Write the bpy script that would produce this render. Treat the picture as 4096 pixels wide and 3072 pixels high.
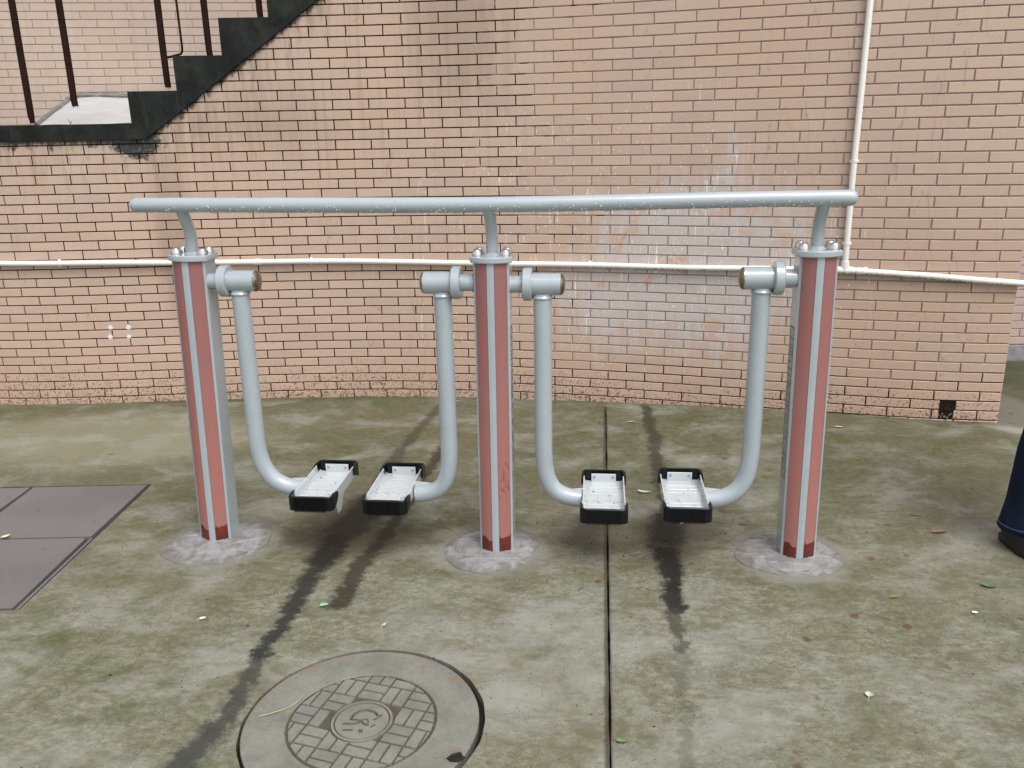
import bpy, bmesh, math, random
import numpy as np
from mathutils import Vector, Matrix
random.seed(7)
rnd = random.Random(11)
sc = bpy.context.scene
for o in list(bpy.data.objects):
    bpy.data.objects.remove(o)
col = sc.collection

# ------------------------------------------------------------------ camera, sky, sun, exposure
CAM_H, PITCH, ROLL, FPX = 1.482, 0.2878, -0.0195, 3399.15
cd = bpy.data.cameras.new('camera')
cam = bpy.data.objects.new('camera', cd)
col.objects.link(cam)
cd.sensor_fit = 'HORIZONTAL'
cd.sensor_width = 36.0
cd.lens = FPX / 4096 * 36.0
cd.clip_start = 0.02
cd.clip_end = 400
cam.matrix_world = Matrix.Translation((0, 0, CAM_H)) @ Matrix.Rotation(math.pi / 2 - PITCH, 4, 'X') @ Matrix.Rotation(ROLL, 4, 'Z')
sc.camera = cam

w = bpy.data.worlds.new('World')
sc.world = w
w.use_nodes = True
wn = w.node_tree
bg = wn.nodes['Background']
sky = wn.nodes.new('ShaderNodeTexSky')
sky.sky_type = 'NISHITA'
sky.sun_disc = False
sky.sun_elevation = math.radians(60)
sky.sun_rotation = math.radians(148)
sky.air_density = 1.0
sky.dust_density = 4.0
sky.ozone_density = 1.0
hs = wn.nodes.new('ShaderNodeHueSaturation')
hs.inputs['Saturation'].default_value = 0.25
wn.links.new(sky.outputs[0], hs.inputs['Color'])
wn.links.new(hs.outputs[0], bg.inputs['Color'])
bg.inputs['Strength'].default_value = 0.15
sd = bpy.data.lights.new('sun', 'SUN')
sun = bpy.data.objects.new('sun', sd)
col.objects.link(sun)
sd.energy = 0.8
sd.angle = math.radians(28)
sd.color = (1.0, 0.97, 0.93)
_el, _az = math.radians(60), math.radians(148)
sun.rotation_euler = Vector((math.sin(_az) * math.cos(_el), math.cos(_az) * math.cos(_el), math.sin(_el))).to_track_quat('Z', 'Y').to_euler()
sc.view_settings.view_transform = 'Standard'
sc.view_settings.look = 'None'
sc.view_settings.gamma = 1
sc.view_settings.use_curve_mapping = False
sc.view_settings.exposure = 0.74

# ------------------------------------------------------------------ helpers
def tag(o, label=None, cat=None, group=None, kind=None):
    if label: o['label'] = label
    if cat: o['category'] = cat
    if group: o['group'] = group
    if kind: o['kind'] = kind
    return o

def empty(name, loc=(0, 0, 0)):
    o = bpy.data.objects.new(name, None)
    o.empty_display_size = 0.1
    col.objects.link(o)
    o.location = loc
    return o

def link(name, me, parent=None, mat=None, M=None):
    o = bpy.data.objects.new(name, me)
    col.objects.link(o)
    if mat is not None and not me.materials:
        me.materials.append(mat)
    if M is not None:
        o.matrix_local = M
    if parent is not None:
        o.parent = parent
    return o

class MB:
    """collects verts and faces, builds one mesh"""
    def __init__(s):
        s.v, s.f, s.sm, s.mi = [], [], [], []
    def add(s, vs, fs, smooth=False, M=None, mi=0):
        n = len(s.v)
        if M is not None:
            vs = [M @ Vector(p) for p in vs]
        s.v += [tuple(p) for p in vs]
        for f in fs:
            s.f.append(tuple(i + n for i in f)); s.sm.append(smooth); s.mi.append(mi)
    def box(s, x0, x1, y0, y1, z0, z1, M=None, mi=0):
        vs = [(x, y, z) for x in (x0, x1) for y in (y0, y1) for z in (z0, z1)]
        s.add(vs, [(0, 1, 3, 2), (4, 6, 7, 5), (0, 4, 5, 1), (2, 3, 7, 6), (0, 2, 6, 4), (1, 5, 7, 3)], False, M, mi)
    def tube(s, pts, r, n=20, caps=True, M=None, mi=0):
        pts = [Vector(p) for p in pts]
        rs = r if isinstance(r, (list, tuple)) else [r] * len(pts)
        t0 = (pts[1] - pts[0]).normalized()
        up = Vector((0, 0, 1)) if abs(t0.z) < 0.9 else Vector((0, 1, 0))
        a = t0.cross(up).normalized()
        vs = []
        for i, p in enumerate(pts):
            t = (pts[min(i + 1, len(pts) - 1)] - pts[max(i - 1, 0)]).normalized()
            a = (a - t * a.dot(t)).normalized()
            b = t.cross(a)
            for k in range(n):
                g = 2 * math.pi * k / n
                vs.append(p + (a * math.cos(g) + b * math.sin(g)) * rs[i])
        fs = [(i * n + k, i * n + (k + 1) % n, (i + 1) * n + (k + 1) % n, (i + 1) * n + k) for i in range(len(pts) - 1) for k in range(n)]
        s.add(vs, fs, True, M, mi)
        if caps:
            m = len(pts)
            s.add(vs[:n], [tuple(range(n))[::-1]], False, M, mi)
            s.add(vs[(m - 1) * n:], [tuple(range(n))], False, M, mi)
    def lathe(s, prof, n=24, M=None, smooth=True, mi=0):
        """prof: (r, z) list, round the z axis"""
        vs = [(r * math.cos(2 * math.pi * k / n), r * math.sin(2 * math.pi * k / n), z) for r, z in prof for k in range(n)]
        fs = [(i * n + k, i * n + (k + 1) % n, (i + 1) * n + (k + 1) % n, (i + 1) * n + k) for i in range(len(prof) - 1) for k in range(n)]
        s.add(vs, fs, smooth, M, mi)
    def prism(s, poly, z0, z1, M=None, mi=0):
        n = len(poly)
        vs = [(x, y, z0) for x, y in poly] + [(x, y, z1) for x, y in poly]
        s.add(vs, [tuple(range(n))[::-1], tuple(range(n, 2 * n))] + [(i, (i + 1) % n, n + (i + 1) % n, n + i) for i in range(n)], False, M, mi)
    def mesh(s, name, mats=None, bevel=0, seg=2, fix=True):
        me = bpy.data.meshes.new(name)
        me.from_pydata(s.v, [], s.f)
        me.polygons.foreach_set('use_smooth', s.sm)
        me.polygons.foreach_set('material_index', s.mi)
        me.update()
        if fix or bevel:
            bm = bmesh.new(); bm.from_mesh(me)
            if bevel:
                bmesh.ops.remove_doubles(bm, verts=bm.verts, dist=1e-5)
                es = [e for e in bm.edges if len(e.link_faces) == 2 and e.calc_face_angle(0) > 0.5]
                bmesh.ops.bevel(bm, geom=es, offset=bevel, segments=seg, affect='EDGES', profile=0.6)
            bmesh.ops.recalc_face_normals(bm, faces=bm.faces)
            for e in bm.edges:
                if len(e.link_faces) == 2 and e.calc_face_angle(0) > 0.55: e.smooth = False
            bm.to_mesh(me); bm.free()
        for m in (mats or []):
            me.materials.append(m)
        return me
    def build(s, name, mat, parent=None, bevel=0, seg=2, M=None):
        return link(name, s.mesh(name, mat if isinstance(mat, list) else [mat], bevel, seg), parent, None, M)

def Rz(a): return Matrix.Rotation(a, 4, 'Z')
def Rx(a): return Matrix.Rotation(a, 4, 'X')
def Ry(a): return Matrix.Rotation(a, 4, 'Y')
def T(x, y=0, z=0): return Matrix.Translation((x, y, z))

# ------------------------------------------------------------------ material helper
class NT:
    def __init__(s, name, rough=0.5, spec=0.5, metal=0.0):
        s.m = bpy.data.materials.new(name); s.m.use_nodes = True
        s.t = s.m.node_tree; s.p = s.t.nodes['Principled BSDF']
        s.p.inputs['Roughness'].default_value = rough
        s.p.inputs['Specular IOR Level'].default_value = spec
        s.p.inputs['Metallic'].default_value = metal
        s.pos = s.n('ShaderNodeNewGeometry').outputs['Position']
        s.obj = s.n('ShaderNodeTexCoord').outputs['Object']
    def n(s, t, **k):
        q = s.t.nodes.new(t)
        for a, b in k.items(): setattr(q, a, b)
        return q
    def put(s, sock, v):
        if isinstance(v, bpy.types.NodeSocket): s.t.links.new(v, sock)
        elif isinstance(v, (tuple, list)) and sock.type == 'RGBA': sock.default_value = (*v[:3], 1)
        else: sock.default_value = v
    def math(s, op, a, b=0.0, c=0.0, clamp=False):
        q = s.n('ShaderNodeMath', operation=op, use_clamp=clamp)
        s.put(q.inputs[0], a); s.put(q.inputs[1], b); s.put(q.inputs[2], c)
        return q.outputs[0]
    def mul(s, a, b): return s.math('MULTIPLY', a, b)
    def add(s, a, b): return s.math('ADD', a, b)
    def mad(s, a, b, c): return s.math('MULTIPLY_ADD', a, b, c)
    def mapping(s, v, scale=(1, 1, 1), rot=(0, 0, 0), loc=(0, 0, 0)):
        q = s.n('ShaderNodeMapping'); s.put(q.inputs[0], v)
        q.inputs['Scale'].default_value = scale; q.inputs['Rotation'].default_value = rot; q.inputs['Location'].default_value = loc
        return q.outputs[0]
    def noise(s, scale=5, detail=4, rough=0.55, vec=None, dist=0.0, out=0):
        q = s.n('ShaderNodeTexNoise'); s.put(q.inputs['Vector'], vec if vec is not None else s.pos)
        q.inputs['Scale'].default_value = scale; q.inputs['Detail'].default_value = detail
        q.inputs['Roughness'].default_value = rough; q.inputs['Distortion'].default_value = dist
        return q.outputs[out]
    def voro(s, scale=5, vec=None, feature='F1', rand=1.0, out='Distance'):
        q = s.n('ShaderNodeTexVoronoi', feature=feature); s.put(q.inputs['Vector'], vec if vec is not None else s.pos)
        q.inputs['Scale'].default_value = scale; q.inputs['Randomness'].default_value = rand
        return q.outputs[out]
    def ss(s, v, a, b, lo=0.0, hi=1.0):
        q = s.n('ShaderNodeMapRange', interpolation_type='SMOOTHSTEP'); s.put(q.inputs[0], v)
        for i, x in enumerate((a, b, lo, hi)): s.put(q.inputs[i + 1], x)
        if a > b:
            q.inputs[1].default_value, q.inputs[2].default_value, q.inputs[3].default_value, q.inputs[4].default_value = b, a, hi, lo
        return q.outputs[0]
    def mix(s, f, a, b):
        q = s.n('ShaderNodeMix', data_type='RGBA'); s.put(q.inputs[0], f); s.put(q.inputs[6], a); s.put(q.inputs[7], b)
        return q.outputs[2]
    def xyz(s, v=None):
        q = s.n('ShaderNodeSeparateXYZ'); s.put(q.inputs[0], v if v is not None else s.pos)
        return q.outputs
    def bump(s, h, strength=0.3, dist=0.002):
        q = s.n('ShaderNodeBump'); q.inputs['Strength'].default_value = strength; q.inputs['Distance'].default_value = dist
        s.put(q.inputs['Height'], h); s.t.links.new(q.outputs[0], s.p.inputs['Normal'])
    def base(s, v): s.put(s.p.inputs['Base Color'], v)
    def rough(s, v): s.put(s.p.inputs['Roughness'], v)
    def blob(s, cx, cy, rx, ry, x, y):
        """1 in the middle of an ellipse, 0 at its rim"""
        a = s.mul(s.math('SUBTRACT', x, cx), 1 / rx); b = s.mul(s.math('SUBTRACT', y, cy), 1 / ry)
        return s.math('SUBTRACT', 1.0, s.math('SQRT', s.add(s.mul(a, a), s.mul(b, b))), clamp=True)
    def seg(s, vec, ax, ay, bx, by):
        """distance from vec (xy) to a segment"""
        pa = s.n('ShaderNodeVectorMath', operation='SUBTRACT'); s.put(pa.inputs[0], vec); pa.inputs[1].default_value = (ax, ay, 0)
        d = s.n('ShaderNodeVectorMath', operation='DOT_PRODUCT'); s.t.links.new(pa.outputs[0], d.inputs[0])
        L = (bx - ax) ** 2 + (by - ay) ** 2
        d.inputs[1].default_value = ((bx - ax) / L, (by - ay) / L, 0)
        h = s.math('ADD', d.outputs['Value'], 0.0, clamp=True)
        sc_ = s.n('ShaderNodeVectorMath', operation='SCALE'); sc_.inputs[0].default_value = (bx - ax, by - ay, 0); s.t.links.new(h, sc_.inputs['Scale'])
        e = s.n('ShaderNodeVectorMath', operation='SUBTRACT'); s.t.links.new(pa.outputs[0], e.inputs[0]); s.t.links.new(sc_.outputs[0], e.inputs[1])
        l = s.n('ShaderNodeVectorMath', operation='LENGTH'); s.t.links.new(e.outputs[0], l.inputs[0])
        return l.outputs['Value']

def flat_xy(N, noise_amp=0.0, scale=3):
    """position with z removed and a little wobble"""
    v = N.n('ShaderNodeVectorMath', operation='MULTIPLY'); N.t.links.new(N.pos, v.inputs[0]); v.inputs[1].default_value = (1, 1, 0)
    if not noise_amp: return v.outputs[0]
    c = N.noise(scale, 4, 0.6, out=1)
    m = N.n('ShaderNodeVectorMath', operation='MULTIPLY_ADD'); N.t.links.new(c, m.inputs[0]); m.inputs[1].default_value = (noise_amp, noise_amp, 0)
    N.t.links.new(v.outputs[0], m.inputs[2])
    f = N.n('ShaderNodeVectorMath', operation='MULTIPLY_ADD'); N.t.links.new(m.outputs[0], f.inputs[0]); f.inputs[1].default_value = (1, 1, 0); f.inputs[2].default_value = (-noise_amp / 2, -noise_amp / 2, 0)
    return f.outputs[0]

# ------------------------------------------------------------------ materials
def tile_material(name, ca, cb, cc, front=True):
    N = NT(name, 0.42, 0.45)
    at = N.n('ShaderNodeAttribute', attribute_name='tone')
    ac = N.n('ShaderNodeSeparateColor'); N.t.links.new(at.outputs['Color'], ac.inputs[0])
    oi = N.n('ShaderNodeObjectInfo').outputs['Random']
    q = N.n('ShaderNodeMix', data_type='FLOAT'); N.put(q.inputs[0], ac.outputs[2]); N.put(q.inputs[2], oi); N.put(q.inputs[3], ac.outputs[0])
    r = q.outputs[0]
    x, y, z = N.xyz()
    c = N.mix(r, ca, cb)
    c = N.mix(N.ss(N.noise(1.1, 3), 0.42, 0.62), c, cc)
    c = N.mix(N.mul(N.ss(N.noise(38, 4, 0.7), 0.5, 0.75), 0.16), c, (ca[0] * .62, ca[1] * .58, ca[2] * .55))
    # up-and-down run marks
    sv = N.mapping(N.pos, (34, 34, 1.6))
    run = N.ss(N.noise(1.0, 4, 0.65, vec=sv), 0.52, 0.74)
    if front:
        greyish = N.mul(N.ss(x, 0.2, -1.6), N.ss(z, 0.6, 2.1))
        c = N.mix(N.mul(greyish, 0.35), c, (0.40, 0.325, 0.26))
        c = N.mix(N.mul(N.mul(run, 0.42), N.mul(N.ss(x, 0.5, -0.4), N.ss(z, 0.3, 1.5))), c, (0.29, 0.19, 0.13))
        rz = N.math('MAXIMUM', N.blob(-1.86, 0.95, .16, .75, x, z), N.math('MAXIMUM', N.mul(N.blob(-.25, 2.0, .45, .7, x, z), .8), N.mul(N.blob(-1.3, 1.55, .8, .35, x, z), .6)))
        rn = N.noise(1.0, 5, 0.7, vec=N.mapping(N.pos, (24, 24, 1.3)))
        c = N.mix(N.mul(N.ss(N.add(rz, N.mad(rn, 1.0, -.5)), 0.05, 0.7), 0.5), c, (0.235, 0.165, 0.12))
        # mould that creeps down from the stair edge
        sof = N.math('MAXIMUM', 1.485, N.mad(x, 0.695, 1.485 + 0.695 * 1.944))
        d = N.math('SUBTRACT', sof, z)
        nz = N.noise(26, 5, 0.7, vec=N.mapping(N.pos, (1, 1, .55)))
        mould = N.ss(N.add(d, N.mad(nz, -0.16, 0.07)), 0.028, 0.0)
        c = N.mix(N.mul(mould, 0.93), c, (0.018, 0.02, 0.017))
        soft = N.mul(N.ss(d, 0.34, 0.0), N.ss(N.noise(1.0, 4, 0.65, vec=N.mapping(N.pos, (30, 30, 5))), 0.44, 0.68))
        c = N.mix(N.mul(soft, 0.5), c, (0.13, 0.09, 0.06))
        foot = N.blob(-2.0, 1.475, 0.24, 0.16, x, z)
        fm = N.ss(N.add(foot, N.mad(N.noise(30, 5, .7), 0.9, -0.5)), 0.28, 0.5)
        c = N.mix(fm, c, (0.022, 0.025, 0.022))
        c = N.mix(N.mul(fm, N.ss(N.noise(85, 4, .7), 0.58, 0.66)), c, (0.30, 0.29, 0.25))
        # mildew dots near the ground and the brown splash line of the last course
        low = N.ss(N.add(z, N.mad(N.noise(1.7, 2), -0.25, .1)), 0.34, 0.02)
        dots = N.ss(N.add(N.noise(95, 3, 0.6), N.mul(low, 0.11)), 0.655, 0.70)
        c = N.mix(N.mul(N.mul(dots, low), 0.85), c, (0.05, 0.032, 0.022))
        line = N.mul(N.ss(z, 0.075, 0.035), N.ss(N.noise(42, 5, 0.72, vec=N.mapping(N.pos, (1, 1, 1.6))), 0.52, 0.62))
        c = N.mix(N.mul(line, 0.85), c, (0.045, 0.022, 0.015))
        c = N.mix(N.mul(N.ss(z, 0.5, 0.0), 0.14), c, (0.52, 0.30, 0.18))
        # lime bloom and dried splashes
        b1 = N.blob(1.0, 0.80, 0.85, 0.72, x, z); b2 = N.blob(0.55, 0.62, .5, .5, x, z); b3 = N.blob(1.12, 1.28, .05, .42, x, z)
        veil = N.math('MAXIMUM', N.math('MAXIMUM', b1, N.mul(b2, .8)), N.mul(b3, .7))
        sv2 = N.noise(1.0, 5, 0.65, vec=N.mapping(N.pos, (22, 22, 2.4)))
        vm = N.mul(N.ss(N.add(veil, N.mad(sv2, 1.1, -0.55)), 0.20, 0.60), 0.74)
        c = N.mix(vm, c, (0.50, 0.465, 0.455))
        c = N.mix(N.mul(N.mul(N.ss(N.noise(7, 2), 0.60, 0.66), vm), 0.8), c, (0.50, 0.30, 0.19))
        dens = N.blob(0.55, 0.85, 1.5, 1.0, x, z)
        va = N.mapping(N.pos, (1, 1, 0.30), (0, 0.18, 0))
        sp = N.voro(46, vec=va); sp2 = N.voro(90, vec=va); seed = N.noise(19, 2, vec=va)
        sp3 = N.voro(17, vec=N.mapping(N.pos, (1, 1, 0.22), (0, 0.25, 0))); m3 = N.mul(N.ss(N.add(sp3, N.mad(N.noise(90, 3), .1, -.05)), 0.075, 0.03), N.ss(N.noise(6, 2), 0.50, 0.55))
        drip = N.mul(N.ss(N.noise(1.0, 3, .6, vec=N.mapping(N.pos, (120, 120, 3.2))), 0.635, 0.675), N.ss(N.add(N.noise(4.5, 3), N.mul(N.math('MAXIMUM', N.blob(.42, .78, .42, .42, x, z), N.blob(1.05, .9, .5, .5, x, z)), .22)), 0.56, 0.62))
        m1 = N.mul(N.ss(sp, 0.13, 0.06), N.ss(N.add(seed, N.mul(dens, 0.18)), 0.60, 0.64))
        m2 = N.mul(N.ss(sp2, 0.2, 0.1), N.ss(N.add(N.noise(11, 2), N.mul(dens, 0.2)), 0.57, 0.64))
        spl = N.math('MAXIMUM', N.math('MAXIMUM', m1, N.math('MAXIMUM', m3, N.mul(drip, .85))), N.mul(m2, 0.85))
        c = N.mix(N.mul(spl, N.ss(dens, 0.0, 0.3, 0.1, 1.0)), c, (0.80, 0.75, 0.72))
        # hair cracks in the glaze
        cr = N.math('ABSOLUTE', N.math('SUBTRACT', N.noise(2.0, 3, .5, vec=N.mapping(N.pos, (2.2, 2.2, 0.35))), 0.5))
        c = N.mix(N.mul(N.ss(cr, 0.0022, 0.0), 0.35), c, (0.12, 0.09, 0.07))
    else:
        c = N.mix(N.mul(run, 0.22), c, (0.30, 0.23, 0.18))
    N.base(c)
    N.rough(N.ss(N.noise(9, 3), 0.3, 0.7, 0.34, 0.55))
    N.bump(N.noise(160, 3), 0.12, 0.001)
    return N.m

M_tile = tile_material('facade_tile', (0.50, 0.367, 0.286), (0.445, 0.33, 0.262), (0.485, 0.347, 0.262))
M_tile_back = tile_material('facade_tile_back', (0.46, 0.355, 0.29), (0.42, 0.33, 0.275), (0.48, 0.38, 0.31), False)
M_tile_far = tile_material('facade_tile_far', (0.50, 0.38, 0.34), (0.44, 0.35, 0.32), (0.48, 0.34, 0.29), False)

def mortar_material():
    N = NT('mortar', 0.85, 0.2)
    x, y, z = N.xyz()
    n = N.noise(2.6, 4, 0.6)
    n2 = N.noise(7.5, 3, 0.6)
    k = N.math('SUBTRACT', N.add(N.mad(n, 1.5, -0.55), N.mad(n2, 1.3, -0.15)), N.ss(x, -1.6, 1.5, -0.25, 1.35))
    low = N.ss(N.add(z, N.mad(N.noise(2, 3), -0.3, 0.12)), 0.27, 0.19)
    dark = N.math('MAXIMUM', N.ss(k, -0.02, 0.12), low)
    c = N.mix(dark, N.mix(N.noise(60, 3), (0.215, 0.185, 0.17), (0.30, 0.265, 0.24)), (0.010, 0.006, 0.005))
    N.base(c); N.bump(N.noise(220, 3), 0.5, 0.002)
    return N.m
M_mortar = mortar_material()

def simple(name, c, rough=0.5, spec=0.5, metal=0.0, var=0.12, nscale=20, bump=0.0, bs=120, bd=0.001):
    N = NT(name, rough, spec, metal)
    d = tuple(max(0, v * (1 - 2.2 * var)) for v in c)
    N.base(N.mix(N.ss(N.noise(nscale, 4, vec=N.obj), 0.3, 0.75), c, d))
    if bump: N.bump(N.noise(bs, 4, vec=N.obj), bump, bd)
    return N.m
M_mortar_pale = simple('mortar_pale', (0.27, 0.235, 0.205), 0.85, 0.2, nscale=9, bump=0.4)
M_mortar_white = simple('mortar_white', (0.5, 0.47, 0.45), 0.85, 0.2, nscale=9, bump=0.4)

def ground_material():
    N = NT('wet_concrete', 0.5, 0.22)
    x, y, z = N.xyz()
    P = N.mapping(N.pos, (1, 1.35, 1), (0, 0, 0.18))
    big = N.noise(1.3, 9, 0.66, dist=0.25)
    mid = N.noise(5.5, 10, 0.74, vec=P, dist=0.25)
    fine = N.noise(30, 8, 0.8, vec=P)
    crisp = N.noise(24, 9, 0.86, vec=P, dist=0.1)
    grain = N.noise(230, 3, 0.8)
    c = N.mix(N.ss(mid, 0.33, 0.66), (0.225, 0.215, 0.18), (0.132, 0.122, 0.086))
    c = N.mix(N.mul(N.ss(fine, 0.47, 0.56), 0.5), c, (0.085, 0.079, 0.054))
    c = N.mix(N.mul(N.ss(crisp, 0.49, 0.56), 0.6), c, (0.105, 0.098, 0.06))
    c = N.mix(N.mul(N.ss(crisp, 0.45, 0.39), 0.6), c, (0.27, 0.262, 0.225))
    # olive algae film, stronger towards the wall and to the left
    film = N.add(N.mad(big, 1.1, -0.42), N.ss(y, 1.9, 4.2, -0.12, 0.42))
    film = N.add(film, N.mad(mid, 0.55, -0.28))
    c = N.mix(N.mul(N.ss(film, 0.0, 0.5), 0.72), c, N.mix(N.ss(fine, .35, .65), (0.100, 0.095, 0.052), (0.060, 0.058, 0.028)))
    # brownish tint in the back field
    c = N.mix(N.mul(N.ss(N.noise(0.9, 3), 0.45, 0.62), 0.32), c, (0.125, 0.102, 0.065))
    # greener moss patches
    g = N.noise(2.1, 6, 0.7, dist=0.4)
    c = N.mix(N.mul(N.ss(N.add(g, N.mul(N.blob(-1.35, 2.15, 1.0, 0.6, x, y), 0.13)), 0.56, 0.70), 0.7), c, (0.058, 0.074, 0.026))
    c = N.mix(N.mul(N.ss(N.noise(3.3, 5, 0.7), 0.62, 0.70), 0.55), c, (0.115, 0.118, 0.035))
    c = N.mix(N.mul(N.ss(N.add(N.blob(-2.1, 4.15, 1.3, .6, x, y), N.mad(crisp, .8, -.4)), .15, .6), .55), c, (0.25, 0.235, 0.18))
    moss = N.blob(3.1, 4.85, .8, .42, x, y)
    c = N.mix(N.ss(N.add(moss, N.mad(fine, .5, -.25)), 0.1, 0.5), c, (0.035, 0.05, 0.014))
    # pale patches, denser near the middle front; a washed one at right
    pale = N.add(N.noise(3.1, 10, 0.72, vec=P, dist=0.3), N.mul(N.blob(0.05, 2.1, 0.9, 0.55, x, y), 0.10))
    c = N.mix(N.mul(N.ss(pale, 0.44, 0.70), 0.62), c, (0.285, 0.278, 0.272))
    wash = N.blob(2.62, 4.05, 0.33, 0.6, x, y)
    c = N.mix(N.mul(N.ss(N.add(wash, N.mad(mid, .6, -.3)), 0.12, 0.45), 0.8), c, (0.30, 0.275, 0.27))
    # fine scratches
    sv = N.noise(1.0, 4, 0.7, vec=N.mapping(N.pos, (7, 60, 1), (0, 0, 0.25)))
    c = N.mix(N.mul(N.ss(sv, 0.60, 0.74), 0.22), c, (0.30, 0.29, 0.25))
    c = N.mix(N.mul(N.ss(sv, 0.42, 0.30), 0.45), c, (0.085, 0.078, 0.05))
    c = N.mix(N.mul(N.ss(grain, 0.5, 0.72), 0.25), c, (0.07, 0.065, 0.045))
    # black tracks where water has run
    V = flat_xy(N, 0.07, 5)
    tn = N.noise(22, 7, 0.78)
    def track(pts, w0, w1, amt, col_, c):
        m = None
        for i in range(len(pts) - 1):
            d = N.seg(V, *pts[i], *pts[i + 1])
            ww = w0 + (w1 - w0) * i / max(1, len(pts) - 2)
            q = N.ss(N.add(d, N.mad(tn, 0.13, -0.065)), ww * 1.2, ww * 0.35)
            m = q if m is None else N.math('MAXIMUM', m, q)
        return N.mix(N.mul(m, amt), c, col_)
    under = N.math('MAXIMUM', N.blob(-0.6, 2.98, 0.42, 0.24, x, y), N.math('MAXIMUM', N.blob(0.36, 2.92, 0.3, 0.2, x, y), N.blob(0.62, 2.95, 0.22, 0.26, x, y)))  # brownish dark patches on the ground below the pedals
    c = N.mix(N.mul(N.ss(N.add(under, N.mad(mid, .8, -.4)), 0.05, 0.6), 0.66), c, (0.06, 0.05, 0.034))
    c = track([(-0.41, 4.57), (-0.56, 3.86), (-0.63, 3.18)], 0.035, 0.045, 0.7, (0.04, 0.032, 0.023), c)
    c = track([(-0.30, 4.1), (-0.43, 3.5), (-0.48, 3.09), (-0.55, 2.79), (-0.59, 2.48)], 0.03, 0.045, 0.85, (0.022, 0.018, 0.013), c)
    c = track([(-0.60, 3.30), (-0.66, 3.05), (-0.70, 2.80)], 0.125, 0.08, 0.97, (0.010, 0.008, 0.006), c)
    c = track([(-0.69, 2.86), (-0.735, 2.45), (-0.765, 2.2)], 0.045, 0.034, 0.9, (0.014, 0.015, 0.015), c)
    c = track([(-0.765, 2.2), (-0.777, 1.96), (-0.82, 1.78), (-0.9, 1.5)], 0.036, 0.05, 0.8, (0.025, 0.026, 0.026), c)
    c = track([(0.736, 4.456), (0.70, 3.98), (0.657, 3.6), (0.62, 3.15)], 0.035, 0.04, 0.8, (0.026, 0.022, 0.017), c)
    c = track([(0.61, 3.1), (0.56, 2.85), (0.535, 2.65), (0.515, 2.42)], 0.075, 0.045, 0.96, (0.008, 0.008, 0.007), c)
    c = track([(0.515, 2.50), (0.50, 2.28), (0.49, 2.2)], 0.03, 0.02, 0.6, (0.03, 0.028, 0.022), c)
    c = track([(0.51, 2.40), (0.475, 2.1), (0.42, 1.8), (0.40, 1.6)], 0.024, 0.022, 0.36, (0.06, 0.055, 0.043), c)
    c = track([(-0.55, 2.93), (0.0, 2.9), (0.5, 2.86), (0.9, 2.80)], 0.02, 0.02, 0.5, (0.07, 0.055, 0.035), c)
    c = track([(1.9, 3.72), (2.25, 3.80), (2.55, 3.84)], 0.05, 0.04, 0.6, (0.09, 0.075, 0.04), c)
    # painted contact shade and dirt along wall foot; wet dirt at joint and pit
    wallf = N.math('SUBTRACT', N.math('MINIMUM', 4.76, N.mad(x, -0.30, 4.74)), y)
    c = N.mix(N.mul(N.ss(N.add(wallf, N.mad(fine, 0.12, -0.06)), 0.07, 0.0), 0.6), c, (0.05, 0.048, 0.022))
    jd = N.seg(flat_xy(N, 0.012, 14), 0.513, 4.47, 0.10, 0.62)
    c = N.mix(N.mul(N.ss(jd, 0.016, 0.004), 0.75), c, (0.03, 0.026, 0.016))
    # small rust-brown blots and black specks
    sp = N.voro(7.5, vec=flat_xy(N, 0.05, 9)); sel = N.noise(2.2, 2)
    c = N.mix(N.mul(N.mul(N.ss(sp, 0.15, 0.05), N.ss(N.add(sel, N.ss(x, 0.3, 1.0, -0.14, 0.08)), 0.47, 0.52)), 0.8), c, (0.095, 0.045, 0.028))
    c = N.mix(N.mul(N.mul(N.ss(N.voro(26), 0.10, 0.05), N.ss(N.noise(6, 2), 0.53, 0.57)), 0.9), c, (0.018, 0.016, 0.012))
    c = N.mix(N.mul(N.mul(N.ss(N.voro(60), 0.14, 0.05), N.ss(N.noise(3.5, 2), 0.48, 0.54)), 0.55), c, (0.05, 0.045, 0.03))
    c = N.mix(N.mul(N.mul(N.ss(N.voro(95), 0.26, 0.12), N.ss(N.noise(9, 3, .7), .46, .58)), 0.75), c, (0.04, 0.037, 0.024))
    hc = N.math('ABSOLUTE', N.math('SUBTRACT', N.noise(1.6, 5, .6, dist=.5), 0.5))
    c = N.mix(N.mul(N.mul(N.ss(hc, 0.0028, 0.0006), N.ss(N.noise(1.1, 2), .50, .56)), 0.28), c, (0.05, 0.046, 0.032))
    for fx, fy in ((-1.128, 2.945), (-.088, 2.85), (.985, 2.77)):
        fr = N.math('SQRT', N.add(N.math('POWER', N.math('SUBTRACT', x, fx), 2), N.math('POWER', N.math('SUBTRACT', y, fy), 2)))
        c = N.mix(N.mul(N.ss(N.add(fr, N.mad(mid, 0.16, -0.08)), 0.245, 0.18), 0.6), c, (0.21, 0.195, 0.19))
    t_ = N.n('ShaderNodeMix', data_type='RGBA', blend_type='MULTIPLY'); t_.inputs[0].default_value = 1; N.put(t_.inputs[6], c); t_.inputs[7].default_value = (0.985, 1.035, 0.945, 1)
    N.base(t_.outputs[2])
    N.rough(N.add(N.ss(big, 0.35, 0.65, 0.30, 0.50), N.mad(fine, 0.3, -0.12)))
    N.bump(N.add(N.mul(fine, 1.0), N.add(N.mul(grain, 0.35), N.mul(mid, 0.9))), 0.4, 0.004)
    return N.m
M_ground = ground_material()

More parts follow.
